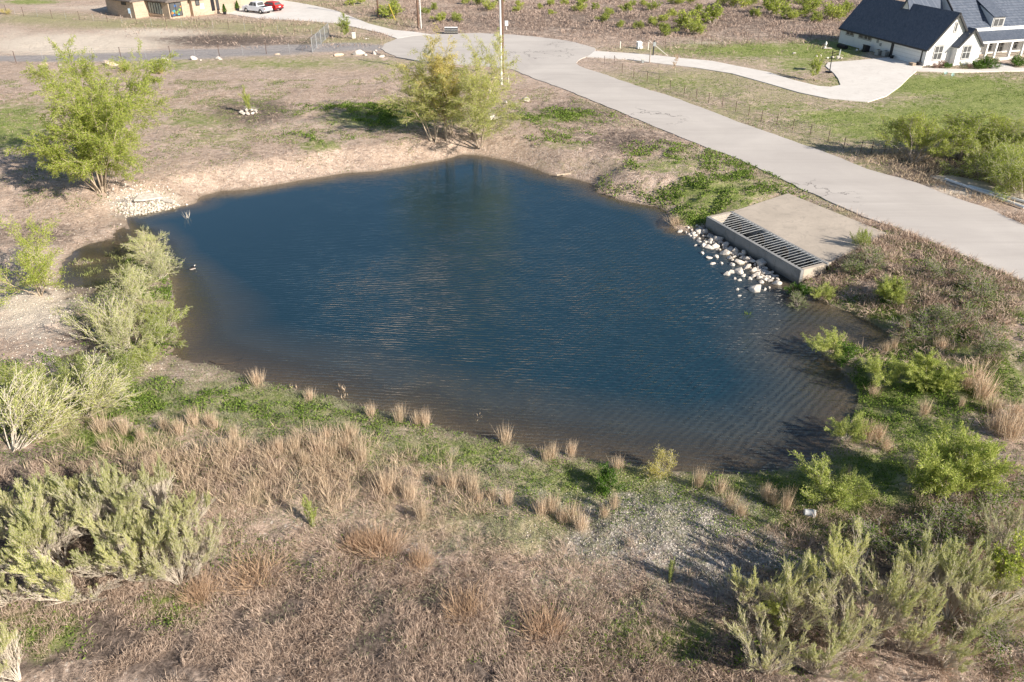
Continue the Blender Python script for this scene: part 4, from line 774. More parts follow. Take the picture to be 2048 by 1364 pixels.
WEED = [(1150,1000,250,40,.5),(700,850,300,30,.6),(2150,800,120,90,.6),(2150,1150,120,70,.5),(-100,900,100,90,.6)]+[a for a in GREEN if a[1] > 590]+[(200,950,260,60,.5),(1330,1290,260,60,.8),(1100,1290,250,50,.35),(600,1120,160,40,.5),(430,1100,120,40,.5),(1580,1120,60,60,.7),(1660,1160,60,60,.6),(1980,1290,120,50,.5)]
field('green_weeds', WEED, 380, (13, 30, 1.), 'weed', (.05,.14), (.025,.055), 1., 'low leafy green weeds spreading over the near and right banks', 105, .9, 1.6, .2, lift=.10, cat='weeds')
field('green_weeds', WEED+[(1900,560,220,90,.5),(1820,620,200,60,.7),(320,600,30,90,.8),(270,560,40,80,.6),(200,700,90,30,.5),(1820,700,170,120,.8)], 560, (30, 52, .78), 'weed', (.07,.17), (.035,.07), 1., 'low leafy green weeds along the right bank of the pond', 106, 1.2, 1.2, .2, lift=.15, cat='weeds')
field('green_weeds', [(1430,388,130,42,.95),(1340,330,80,24,.7),(1392,432,45,20,1),(1250,360,80,30,.35),(1130,245,90,14,.6),(760,232,110,26,.9),(1130,290,60,12,.5),(640,290,50,14,.6)], 170, (49, 85, .45), 'weed', (.12,.26), (.06,.12), 1., 'patches of green weeds on the far bank between the pond and the road', 107, 1.5, .8, .2, lift=.18, cat='weeds')
field('bank_weeds', [(350,200,420,110,.5),(600,150,300,50,.55),(180,330,200,60,.4),(620,290,200,30,.5),(1100,240,100,40,.5),(1500,330,200,30,.5),(60,420,120,80,.4)], 120, (46, 96, .68), 'weed', (.06,.16), (.03,.07), 1., 'small scattered green weeds over the far and left banks', 120, 2.4, .55, .2, lift=.08, cat='weeds')
field('marsh_weeds', [(190,530,50,30,.7),(230,500,25,20,.8),(170,600,60,20,.6),(310,470,40,14,.8),(340,500,20,20,.7),(235,590,30,30,.8),(190,715,50,14,.5),(150,560,30,20,.4)], 260, (34, 54, .66), 'bacch', (.10,.35), (.015,.035), .5, 'marshy green weeds standing in the left cove', 121, 1.4, 1.2, .2, lift=.1, cat='weeds', zmin=-.3)
field('bank_litter', [(1800,420,200,20,.4),(1200,270,160,60,.9),(1350,320,200,60,.8),(1500,350,120,40,.6),(600,240,400,110,.6),(250,200,400,80,.7),(1060,200,120,50,.8),(900,140,400,30,.5),(150,430,250,80,.4)], 60, (46, 92, .66), 'drydark', (.12,.32), (.02,.045), .9, 'thin dead grass litter on the far bank', 108, .9, .8, .6, tuft=5)
field('field_brush', [(1300,40,620,48,1.3),(1000,42,180,24,1.1),(830,14,90,12,.9),(1620,40,120,40,.9)], 16, (98, 200, .52), 'drydark', (.35,.9), (.04,.10), .7, 'dead pinkish brush covering the far field beyond the turning circle', 109, 1., .35, .5, cat='brush')
field('verge_brush', [(1820,330,90,14,1),(1930,378,110,14,1.1),(2020,410,80,14,1),(1880,355,70,12,1),(1960,330,90,24,.7)], 90, (48, 72, .75), 'dry2', (.3,.7), (.02,.045), .6, 'strip of tan grass between the road and the concrete flume', 110, .4, 1., .4)
field('edge_grass', [(1700,420,140,12,1),(1580,370,90,9,1),(1450,315,120,10,.9),(1300,262,120,9,.7),(1880,500,120,12,.7),(1900,380,60,6,.6),(1640,315,200,8,.8),(1480,262,160,8,.8),(1320,200,120,8,.7)], 70, (44, 100, .62), 'sage', (.10,.26), (.03,.06), .7, 'ragged olive grass along the edges of the road', 111, .5, 1.2, .4)
field('lawn', [(1860,170,220,24,1),(1980,210,160,50,1),(1900,250,200,40,1),(1700,250,160,30,1),(1500,110,180,18,.9),(1660,110,110,24,1),(1560,210,160,24,.7),(1400,180,150,22,.7)], 30, (66, 130, .68), 'weed', (.08,.18), (.04,.08), .9, 'rough green lawn in front of the white house', 112, .9, .5, .3)
field('shore_grass', [(1100,360,60,8,.9),(1150,372,60,8,.9),(1250,405,60,8,1),(1335,437,20,12,1.3),(850,340,200,6,.4)], 140, (50, 66, .3), 'dry2', (.15,.4), (.02,.04), .5, 'fringe of dry grass at the far water edge', 113, .3, 1., .4, zmin=.01)
# ------------------------------------------------------------------ white house on the right
PH = R(107.2); HC = Vector((51.7, 103.8)); hd = Vector((math.cos(PH), math.sin(PH))); he_ = Vector((hd.y, -hd.x))
hs = thing('white_house', 'white farmhouse with dark shingle roof, garage wing, gables and columned porch', 'house', (HC.x, HC.y, ZR), PH-math.pi/2)
def face(px, py, v0):                                # pixel -> (u, z) on the plane v = v0
    r = Vector(ray(px, py)); k = (HC.x*hd.x+HC.y*hd.y+v0)/(r.x*hd.x+r.y*hd.y); p = r*k; return p.x*he_.x+p.y*he_.y-HC.dot(he_), p.z+CAMZ-ZR
def side(px, py, u0):
    r = Vector(ray(px, py)); k = (HC.dot(he_)+u0)/(r.x*he_.x+r.y*he_.y); p = r*k; return p.x*hd.x+p.y*hd.y-HC.dot(hd), p.z+CAMZ-ZR
def sh_mat(name, c1, c2):
    m, t, b = mat(name, .9); v = t.nodes.new('ShaderNodeTexCoord').outputs['Object']
    br = nd(t, 'ShaderNodeTexBrick', in_Scale=1., in_Mortar_Size=.01, in_Brick_Width=.22, in_Row_Height=.11); br.inputs['Color1'].default_value = c1+(1,); br.inputs['Color2'].default_value = c2+(1,); br.inputs['Mortar'].default_value = tuple(k*.5 for k in c2)+(1,)
    mp = nd(t, 'ShaderNodeMapping'); mp.inputs['Rotation'].default_value = (R(35), R(30), 0); t.links.new(v, mp.inputs[0]); t.links.new(mp.outputs[0], br.inputs['Vector'])
    c = mix(t, mapr(t, noise(t, 1.5, 5, .7, 0, v), .3, .7, 0, .5), br.outputs['Color'], c1); t.links.new(c, b.inputs['Base Color']); bump(t, b, br.outputs['Fac'], .3, .02); return m
M['shingle'] = sh_mat('charcoal shingles', (.145,.165,.21), (.08,.10,.14))
M['brownroof'] = sh_mat('grey brown shingles', (.22,.18,.16), (.13,.11,.10))
GW, WL, EH, RH = 6.73, 16.9, 2.26, 6.14
w_ = MB().ext([(0, 0), (GW, 0), (GW, EH), (GW/2, RH-.05), (0, EH)], 'y', 0, WL).build('wall', M['white'], hs)
def gable(par, u0, u1, v0, v1, ze, zr, oh, m, name='roof', th=.14):
    uc = (u0+u1)/2; s_ = (zr-ze)/(u1-uc); mb = MB()
    for sg in (-1, 1):
        ue = uc+sg*((u1-u0)/2+oh); z_ = ze-oh*s_+.06
        mb.slab([(uc, v0-oh, zr+.06), (uc, v1+oh*.5, zr+.06), (ue, v1+oh*.5, z_), (ue, v0-oh, z_)], th)
    o = mb.build(name, m, par)
    f = MB()
    for sg in (-1, 1):
        ue = uc+sg*((u1-u0)/2+oh); z_ = ze-oh*s_+.06
        f.slab([(uc, v0-oh-.03, zr+.075), (uc, v0-oh+.05, zr+.075), (ue, v0-oh+.05, z_+.015), (ue, v0-oh-.03, z_+.015)], .24)
    f.build('fascia', M['darkg'], par); return o
gable(hs, 0, GW, 0, WL, EH, RH, .3, M['shingle'])
MB().box(-.34, -.29, -.3, WL+.15, EH-.48, EH-.3+.02).build('gutter', M['darkg'], hs)
def win(u0, u1, z0, z1, v, nx_=2, nz=2, fr=.055, par=hs, axis='v'):
    f = MB(); A = (lambda a0, a1, d0, d1, z0_, z1_: f.box(a0, a1, v-d1, v-d0, z0_, z1_)) if axis == 'v' else (lambda a0, a1, d0, d1, z0_, z1_: f.box(v-d1, v-d0, a0, a1, z0_, z1_))
    t_ = .07
    A(u0-t_, u1+t_, 0, .04, z0-t_, z0); A(u0-t_, u1+t_, 0, .04, z1, z1+t_); A(u0-t_, u0, 0, .04, z0, z1); A(u1, u1+t_, 0, .04, z0, z1)
    o = f.build('window', M['trim'], par)
    g_ = MB(); q = (lambda *a: g_.box(a[0], a[1], v-.02, v-.005, a[2], a[3])) if axis == 'v' else (lambda *a: g_.box(v-.02, v-.005, a[0], a[1], a[2], a[3])); q(u0, u1, z0, z1); g_.build('pane', M['glass'], o)
    s_ = MB(); q2 = (lambda *a: s_.box(a[0], a[1], v-.05, v-.021, a[2], a[3])) if axis == 'v' else (lambda *a: s_.box(v-.05, v-.021, a[0], a[1], a[2], a[3]))
    for i in range(nx_+1): c = u0+(u1-u0)*i/nx_; c = min(max(c, u0+fr/2), u1-fr/2); q2(c-fr/2, c+fr/2, z0, z1)
    zz = [min(max(z0+(z1-z0)*i/nz, z0+fr/2), z1-fr/2) for i in range(nz+1)]
    for i in range(nx_):
        a = u0+(u1-u0)*i/nx_+fr*(1 if i == 0 else .5); b_ = u0+(u1-u0)*(i+1)/nx_-fr*(1 if i == nx_-1 else .5)
        for c in zz: q2(a, b_, c-fr/2, c+fr/2)
    s_.build('sash', M['white'], o); return o
ua, za = face(1864, 120, 0); ub, zb = face(1888, 91, 0); win(ua, ub, za, zb, 0)
ua, za = face(1907, 64, 0); ub, zb = face(1917, 45, 0); win(ua, ub, za, zb, 0, 1, 1)
BV = -.9; bu0 = face(1907, 128, BV)[0]; bu1 = face(1953, 128, BV)[0]; ez = face(1912, 92, BV)[1]; az = face(1943, 58, BV)[1]
MB().ext([(bu0, 0), (bu1, 0), (bu1, ez), ((bu0+bu1)/2, az-.05), (bu0, ez)], 'y', BV, -.003).build('wall', M['white'], hs)
gable(hs, bu0, bu1, BV, 0, ez, az, .22, M['shingle'])
ua, za = face(1921, 118, BV); ub, zb = face(1944, 91, BV); win(ua, ub, za, zb, BV)
ua, za = face(1936, 76, BV); ub, zb = face(1942, 66, BV); MB().box(ua, ub, BV-.04, BV, za, zb).build('vent', M['trim'], hs)
v0_, _ = side(1838, 130, 0); v1_, _ = side(1783, 117, 0)
gd = MB().box(-.06, 0, v0_, v1_, 0, 1.93).build('garage_door', M['white'], hs)
gl_ = MB()
for i in range(1, 4): gl_.box(-.064, -.061, v0_, v1_, .48*i-.01, .48*i+.01)
gl_.build('panel_groove', M['steel'], gd)
f = MB(); f.box(-.1, 0, v0_-.12, v0_, 0, 2.05); f.box(-.1, 0, v1_, v1_+.5, 0, 2.05); f.box(-.1, 0, v0_, v1_, 1.93, 2.05); f.build('door_frame', M['darkg'], hs)
for a, b_ in ((1688, 1703), (1714, 1723), (1725, 1740)):
    va = side(b_, 90, 0)[0]; vb = side(a, 90, 0)[0]; win(va, vb, 1.32, 1.78, 0, 2 if b_-a > 10 else 1, 1, .04, hs, 'u')
for px, s_, h0 in ((1752, .28, 1.3), (1759, .25, 1.0), (1786, .12, 1.7)):
    v_ = side(px, 100, 0)[0]; MB().box(-.14, 0, v_-s_/2, v_+s_/2, h0, h0+s_*1.5).build('meter_box', M['steel'] if h0 < 1.5 else M['black'], hs, bevel=.01)
# main part with porch
vp = 1.4; vw = 3.6
cu0 = bu1+.15; cz = face(2000, 79, vp-.3)[1]; tzp = face(2000, 60, vw)[1]; bz = face(2000, 54, vw)[1]
MB().slab([(cu0, vp-.4, cz), (22, vp-.4, cz), (22, vw, tzp), (cu0, vw, tzp)], .12).build('porch_roof', M['shingle'], hs)
MB().box(cu0+.1, 21.8, vp-.38, vp-.2, cz-.38, cz-.13).build('porch_beam', M['white'], hs)
sl_ = .85; best = None
for um in np.arange(1., 9., .05):                    # left gable edge of the main roof passes the pixel (1905, 11)
    P_ = [HC+he_*float(um)+hd*(vw+t_) for t_ in np.arange(0, 9, .1)]; q = [proj(p.x, p.y, bz+ZR+sl_*t_) for p, t_ in zip(P_, np.arange(0, 9, .1))]
    e_ = min(abs(a-1905)+abs(b-11) for a, b in q)
    if best is None or e_ < best[0]: best = (e_, float(um))
um = best[1]; vr = vw+5.2; rz_ = bz+sl_*5.2; vb_ = vw+10.4
MB().ext([(vw, 0), (vb_, 0), (vb_, bz), (vr, rz_-.05), (vw, bz)], 'x', um, 22).build('wall', M['white'], hs)
MB().slab([(um-.25, vw-.02, bz+.08), (22.2, vw-.02, bz+.08), (22.2, vr, rz_+.06), (um-.25, vr, rz_+.06)], .14).slab([(um-.25, vb_+.3, bz-.3*sl_+.06), (22.2, vb_+.3, bz-.3*sl_+.06), (22.2, vr, rz_+.06), (um-.25, vr, rz_+.06)], .14).build('roof', M['shingle'], hs)
MB().slab([(um-.30, vw-.3, bz-.3*sl_+.08), (um-.2, vw-.3, bz-.3*sl_+.08), (um-.2, vr, rz_+.08), (um-.30, vr, rz_+.08)], .24).build('fascia', M['darkg'], hs)
for px in (1969, 1987, 2016, 2040, 2066, 2092):
    u_ = face(px, 112, vp-.25)[0]; MB().box(u_-.13, u_+.13, vp-.38, vp-.12, .0, cz-.38).build('column', M['white'], hs, bevel=.01)
MB().box(cu0, 21.9, vp-.45, vw, -.05, .14).build('porch_floor', M['conc'], hs)
ua = face(1988, 120, vp-.5)[0]; ub = face(2030, 120, vp-.5)[0]
for i in range(3): MB().box(ua+.1*i, ub-.1*i, vp-.5-.9+.3*i, vp-.46, -.02, .02+.05*(i+1)).build('step', M['drive'], hs)
for px, nx_ in ((1978, 1), (1997, 2), (2028, 1), (2055, 2)):
    u_ = face(px, 100, vw)[0]; win(u_-.3*nx_, u_+.3*nx_, .2 if nx_ == 2 else .5, 1.75, vw, nx_, 2)
# dormer
dv = vw-.06; ua, za = face(1984, 54, dv); ub, zb = face(2009, 36, dv); dz = bz+sl_*(dv-vw)
mb = MB(); top = zb+.15; vback = dv+3.2
mb.ext([(dv, dz-.1), (dv, top), (vback, bz+sl_*(vback-vw)-.1)], 'x', ua-.15, ub+.15); dm = mb.build('dormer', M['white'], hs)
MB().slab([(ua-.3, dv-.2, top+.10), (ub+.3, dv-.2, top+.10), (ub+.3, vback+.4, bz+sl_*(vback+.4-vw)+.14), (ua-.3, vback+.4, bz+sl_*(vback+.4-vw)+.14)], .1).build('dormer_roof', M['shingle'], dm)
win(ua+.02, ub-.02, za+.05, zb-.02, dv, 2, 1, .05, dm)
# small cross gable on the wing ridge
v_ = side(1822, 8, GW/2)[0]; zc = RH+.75
MB().ext([(v_-1.1, RH-1.2), (v_+1.1, RH-1.2), (v_, zc-.08)], 'x', GW/2-.6, GW+1.).build('gable_wall', M['white'], hs)
for sg in (-1, 1): MB().slab([(GW/2-.8, v_, zc), (GW+1.2, v_, zc), (GW+1.2, v_+sg*1.3, RH-1.4), (GW/2-.8, v_+sg*1.3, RH-1.4)], .12).build('roof', M['shingle'], hs)
# things round the white house
def local(u, v, z=0): p = HC+he_*u+hd*v; return p.x, p.y, ZR+z
def pos_on(px, py): return atz(px, py, ZR)+(ZR,)
for px, py, s_, l in ((1755, 111, .62, 'grey air conditioner unit left of the garage door, further from it'), (1769, 113, .66, 'grey air conditioner unit left of the garage door, nearer to it')):
    e = thing('air_conditioner', l, 'air conditioner', pos_on(px, py), PH, 'air conditioner units beside the garage')
    MB().box(-s_/2, s_/2, -s_/2, s_/2, .04, .72).build('case', M['steel'], e, bevel=.02)
    mb = MB(); 
    for i in range(9): mb.box(-s_/2-.012, -s_/2-.002, -s_/2+.05, s_/2-.05, .12+.06*i, .145+.06*i)
    mb.build('grille', M['darkg'], e); MB().tube((0, 0, .72), (0, 0, .76), .22, .2, 16).build('fan_guard', M['darkg'], e)
e = thing('trash_bin', 'black wheeled bin with slanted lid by the white side wall', 'bin', pos_on(1731, 104), PH-.2)
MB().prism([(-.42,-.32),(.42,-.32),(.42,.32),(-.42,.32)], 0, [.78,.78,.9,.9]).build('body', M['black'], e, bevel=.03); MB().slab([(-.46,-.36,.82),(.46,-.36,.82),(.46,.36,.95),(-.46,.36,.95)], .05).build('lid', M['darkg'], e)
for s_ in (-1, 1): MB().tube((s_*.3, .33, .1), (s_*.36, .33, .1), .1, .1, 12).build('wheel', M['rubber'], e)
e = thing('stock_trough', 'long dark round ended trough at the far corner of the white wall', 'trough', pos_on(1684, 96), PH)
MB().box(-.9, .9, -.32, .32, 0, .42).build('body', M['black'], e, bevel=.08); MB().box(-.8, .8, -.24, .24, .425, .43).build('rim', M['darkg'], e)
for px, py, h, l in ((1783, 117, .36, 'dark flower pot at the left corner of the garage door'), (1836, 131, .4, 'dark flower pot at the right corner of the garage door')):
    e = thing('flower_pot', l, 'flower pot', pos_on(px, py)); MB().tube((0, 0, 0), (0, 0, h), .2, .27, 12).build('pot', M['black'], e); MB().tube((0, 0, h-.02), (0, 0, h+.03), .3, .3, 12).build('rim', M['darkg'], e)
e = thing('wooden_crate', 'low tan wooden crate in front of the garage door', 'crate', pos_on(1824, 131), PH); M['wood'] = simple('tan wood', (.45,.36,.27), (.33,.26,.2), 6)
for i in range(4): MB().box(-.35, .35, -.25, .25, .09*i+.01, .09*i+.08).build('slat', M['wood'], e)
e = thing('basketball_hoop', 'black basketball post with backboard at the edge of the parking pad', 'basketball hoop', pos_on(1659, 145), 2.7)
MB().tube((0, 0, 0), (.1, 0, 2.6), .055, .045, 8).build('pole', M['black'], e); MB().tube((.1, 0, 2.3), (-.7, .1, 2.5), .035, .03, 6).tube((.1, 0, 1.9), (-.7, .1, 2.2), .035, .03, 6).build('arm', M['black'], e)
MB().box(-.76, -.72, -.55, .65, 2.0, 2.7).build('backboard', M['steel'], e)
hp = MB(); n = 16
for i in range(n): a, b_ = 2*math.pi*i/n, 2*math.pi*(i+1)/n; hp.tube((-.98+.21*math.cos(a), .05+.21*math.sin(a), 2.1), (-.98+.21*math.cos(b_), .05+.21*math.sin(b_), 2.1), .012, None, 5)
hp.build('hoop', M['rock_o'], e); MB().box(-.25, .5, -.3, .3, 0, .14).build('base', M['black'], e, bevel=.03)
e = thing('garden_statue', 'small white garden ornament on the grass at the shaded end of the white wall', 'ornament', pos_on(1650, 97), 0)
MB().tube((0, 0, 0), (0, 0, .3), .16, .1, 10).tube((0, 0, .3), (.02, 0, .75), .1, .16, 10).tube((.02, 0, .75), (.02, 0, .95), .15, .03, 10).build('body', M['white'], e, True); MB().box(-.25, .9, -.2, .2, 0, .1).build('plinth', M['rock'], e, bevel=.02)
for px, py, l in ((1713, 103, 'white garden globe left of the black bin, left one of two'), (1720, 102, 'white garden globe left of the black bin, right one of two')):
    e = thing('garden_globe', l, 'ornament', pos_on(px, py)); MB().tube((0, 0, 0), (0, 0, .1), .05, .05, 8).build('stem', M['steel'], e); s_ = rock_mesh('globe', 5, 1, 1, 1); so_ = link('globe', s_, M['white'], e); so_.location = (0, 0, .22); so_.scale = (.3, .3, .3)
for i, (px, py, s_, l) in enumerate([(1675, 117, .8, 'biggest pale landscaping rock between the hoop and the lawn'), (1664, 116, .5, 'pale landscaping rock left of the biggest one by the hoop'), (1640, 113, .5, 'pale landscaping rock left of the hoop post'), (1633, 114, .35, 'small pale rock furthest left on the lawn by the hoop'), (1655, 117, .4, 'low pale rock right beside the hoop post'), (1588, 108, .45, 'pale flat rock in the middle of the green lawn'), (1682, 118, .4, 'pale rock at the right end of the rocks by the hoop')]):
    x, y, z = pos_on(px, py); rock(x, y, z+.1, s_, 120+i, l, None)
for px, py, l in ((1889, 154, 'white and teal pinwheel on the front lawn, left one'), (1903, 158, 'white and teal pinwheel on the front lawn, right one')):
    e = thing('pinwheel', l, 'pinwheel', pos_on(px, py)); MB().tube((0, 0, 0), (0, 0, .5), .012, None, 5).build('stick', M['steel'], e)
    mb = MB()
    for i in range(6):
        a = i*math.pi/3; c, s_ = math.cos(a), math.sin(a); mb.slab([(0, -.03, .52), (.22*c, -.03, .52+.22*s_), (.2*math.cos(a+.6), -.08, .52+.2*math.sin(a+.6))], .01)
    mb.build('sail', simple('teal and white foil', (.75,.85,.85), (.1,.45,.45), 6), e)
GS = [('pinkish',1880,135,.9,'pinkish leafed shrub under the lower gable window'),('pinkish',1867,136,.6,'small sparse shrub at the corner of the garage wing'),('bare0',1925,136,.8,'pale twiggy shrub under the window of the projecting bay'),('pinkish',1938,137,.6,'low sparse shrub at the right part of the projecting bay'),
 ('deep0',1893,137,.7,'low dark green shrub between the two gable windows'),('dense',1966,136,1.35,'big clipped green shrub at the corner of the porch, left of the steps'),('dense',1981,135,1.1,'smaller green shrub touching the big clipped one by the porch'),('dense',2036,131,1.2,'yellow green shrub right of the porch steps'),('deep0',1952,137,.9,'spiky dark shrub left of the big clipped one')]
for i, (k, px, py, h, l) in enumerate(GS): x, y = atz(px, py, ZR); put(k, px, py, h, i*1.1, l, 'shrubs in the bed along the white house', wide=1.1, xyz=(x, y, ZR))
put('sapling', 1632, 160, 3.0, 1.4, 'small multi stemmed tree on the grass point beside the parking pad', cat='tree', wide=.95)
put('bunch1', 1630, 162, .3, 1.4, 'tuft of grass at the foot of the tree by the parking pad', cat='grass clump')
# ------------------------------------------------------------------ brick house on the left
def brick_mat():
    m, t, b = mat('tan brick', .9); v = t.nodes.new('ShaderNodeTexCoord').outputs['Object']
    c = mix(t, mapr(t, noise(t, 3., 5, .7, 0, v), .3, .7), (.60,.47,.36), (.50,.40,.31))
    br = nd(t, 'ShaderNodeTexBrick', in_Scale=1., in_Mortar_Size=.02, in_Brick_Width=.5, in_Row_Height=.16); br.inputs['Color1'].default_value = (1,1,1,1); br.inputs['Color2'].default_value = (.82,.82,.82,1); br.inputs['Mortar'].default_value = (.75,.74,.72,1)
    mp = nd(t, 'ShaderNodeMapping'); mp.inputs['Rotation'].default_value = (R(90), 0, 0); t.links.new(v, mp.inputs[0]); t.links.new(mp.outputs[0], br.inputs['Vector'])
    t.links.new(mix(t, 1., c, br.outputs['Color'], 'MULTIPLY'), b.inputs['Base Color']); return m
M['brick'] = brick_mat()
BP = [(216,24),(238,32),(272,37),(299,33),(329,36.5),(341,38),(368,34.5),(383,31.5),(388,32.5),(412,30),(432,27),(443,26),(462,25),(485,16),(520,8)]
bp = [Vector(atz(px, py, ZR)) for px, py in BP]; o_ = bp[0].copy()
bh = thing('brick_house', 'single storey tan brick house with dark roof and tall black framed windows', 'house', (o_.x, o_.y, ZR), 0)
lb = [p-o_ for p in bp]; back = [Vector((lb[-1].x+4, lb[-1].y+14)), Vector((lb[0].x+6, lb[0].y+22))]
poly = [(p.x, p.y) for p in lb+back]
BH = toz(1, bp[3].y)-ZR; BH = max(2.3, BH)
MB().prism(poly, -.1, BH).build('wall', M['brick'], bh)
cxp = sum(p[0] for p in poly)/len(poly); cyp = sum(p[1] for p in poly)/len(poly)+3
ov = [((p[0]-cxp)*1.03+cxp, (p[1]-cyp)*1.05+cyp) for p in poly]; n = len(ov)
mb = MB(); mb.add([(x, y, BH+.02) for x, y in ov]+[(x, y, BH+.2) for x, y in ov]+[((x-cxp)*.35+cxp, (y-cyp)*.12+cyp, BH+3.4) for x, y in ov],
   [list(range(n))[::-1]]+[(i, (i+1) % n, (i+1) % n+n, i+n) for i in range(n)]+[(i+n, (i+1) % n+n, (i+1) % n+2*n, i+2*n) for i in range(n)]+[list(range(2*n, 3*n))])
mb.build('roof', M['brownroof'], bh)
def onseg(px, py, i):
    A_, B_ = bp[i], bp[i+1]; r = Vector(ray(px, py)); d = B_-A_; nn = Vector((d.y, -d.x)); k = A_.dot(nn)/(r.x*nn.x+r.y*nn.y); p = r*k
    return Vector((p.x, p.y))-o_, p.z+CAMZ-ZR
def panel(i, x0_, x1_, y0_, y1_, name, m, th=.05, par=bh, mull=0):
    p, zb_ = onseg(x0_, y1_, i); q, _ = onseg(x1_, y1_, i); _, zt = onseg((x0_+x1_)/2, y0_, i); d = (q-p).normalized(); nn = Vector((d.y, -d.x))
    q_ = MB().prism([tuple(p), tuple(q), tuple(q+nn*th), tuple(p+nn*th)], zb_, zt).build(name, m, par)
    if mull:
        s_ = MB(); L_ = (q-p).length
        for k in range(mull+1):
            c = p+d*(L_*k/mull); s_.prism([tuple(c-d*.04+nn*(th+.002)), tuple(c+d*.04+nn*(th+.002)), tuple(c+d*.04+nn*(th+.05)), tuple(c-d*.04+nn*(th+.05))], zb_, zt)
        for z_ in (zb_, zt-.08): s_.prism([tuple(p+nn*(th+.051)), tuple(q+nn*(th+.051)), tuple(q+nn*(th+.08)), tuple(p+nn*(th+.08))], z_, z_+.08)
        s_.build('frame', M['black'], q_)
    return q_
M['curt'] = simple('window with pale curtains', (.42,.46,.42), (.25,.28,.26), 2, .3)
M['toys'] = simple('glass with coloured decorations', (.05,.07,.10), (.10,.28,.30), 1.2, .2)
panel(1, 244, 252, 3, 9, 'window', M['glass'], mull=2)
panel(3, 300, 325, 4.5, 26, 'window', M['curt'], mull=5); panel(3, 299.5, 327, 26.5, 28.5, 'sill', M['brick'], .12)
gd_ = panel(5, 342.5, 366, 4, 33.5, 'glass_door', M['glass'], mull=2)
rc = random.Random(3)
for i in range(13):
    a, b_ = rc.uniform(344, 363), rc.uniform(11, 30); p, z_ = onseg(a, b_, 5); d = (bp[6]-bp[5]).normalized(); nn = Vector((d.y, -d.x))
    c = [(.08,.35,.40), (.20,.45,.12), (.75,.30,.08), (.06,.15,.4), (.5,.45,.1)][i % 5]; s_ = rc.uniform(.1, .2)
    MB().prism([tuple(p-d*s_+nn*.052), tuple(p+d*s_+nn*.052), tuple(p+d*s_+nn*.058), tuple(p-d*s_+nn*.058)], z_-s_*.9, z_+s_*.9).build('window_sticker', simple('sticker %d' % i, c), gd_)
panel(8, 392, 399, -1, 11, 'window', M['glass'], mull=1); panel(8, 401, 409, 7, 18, 'shutter', M['offw'], .04)
panel(9, 424, 431, -2, 22, 'door', M['black'], .04); panel(10, 434, 440, -2, 20, 'door', M['darkg'], .04)
p, _ = onseg(262, 34, 1)
ub_ = thing('meter_box', 'blue grey electric meter box on the left end of the brick house wall', 'meter box', (o_.x+p.x, o_.y+p.y-.12, ZR), .3)
MB().box(-.18, .18, -.1, .02, .7, 1.5).build('case', simple('blue grey paint', (.30,.40,.50)), ub_, bevel=.01); MB().tube((.1, -.03, 0), (.1, -.03, .7), .04, None, 6).build('conduit', M['white'], ub_)
for px, py, l in ((450, 28.5, 'narrow potted evergreen by the brick house entrance, nearer one'), (476, 21.5, 'narrow potted evergreen by the brick house entrance, further one')):
    e = thing('potted_evergreen', l, 'potted plant', pos_on(px, py)); MB().tube((0, 0, 0), (0, 0, .45), .24, .32, 12).build('pot', M['black'], e)
    rg_ = np.random.default_rng(int(px)); nn_ = 1100; h_ = rg_.random(nn_); a_ = rg_.uniform(0, 6.28, nn_); r_ = (.42*(1-h_)+.04)*np.sqrt(rg_.random(nn_)); P_ = np.stack([r_*np.cos(a_), r_*np.sin(a_), .42+h_*1.15], -1); D_ = rg_.normal(size=(nn_, 3)); D_[:, 2] += 1; D_ /= np.linalg.norm(D_, axis=1, keepdims=True)
    blades('foliage', P_, D_, rg_.uniform(.1, .18, nn_), rg_.uniform(.04, .08, nn_), M['deep'], e, 3)
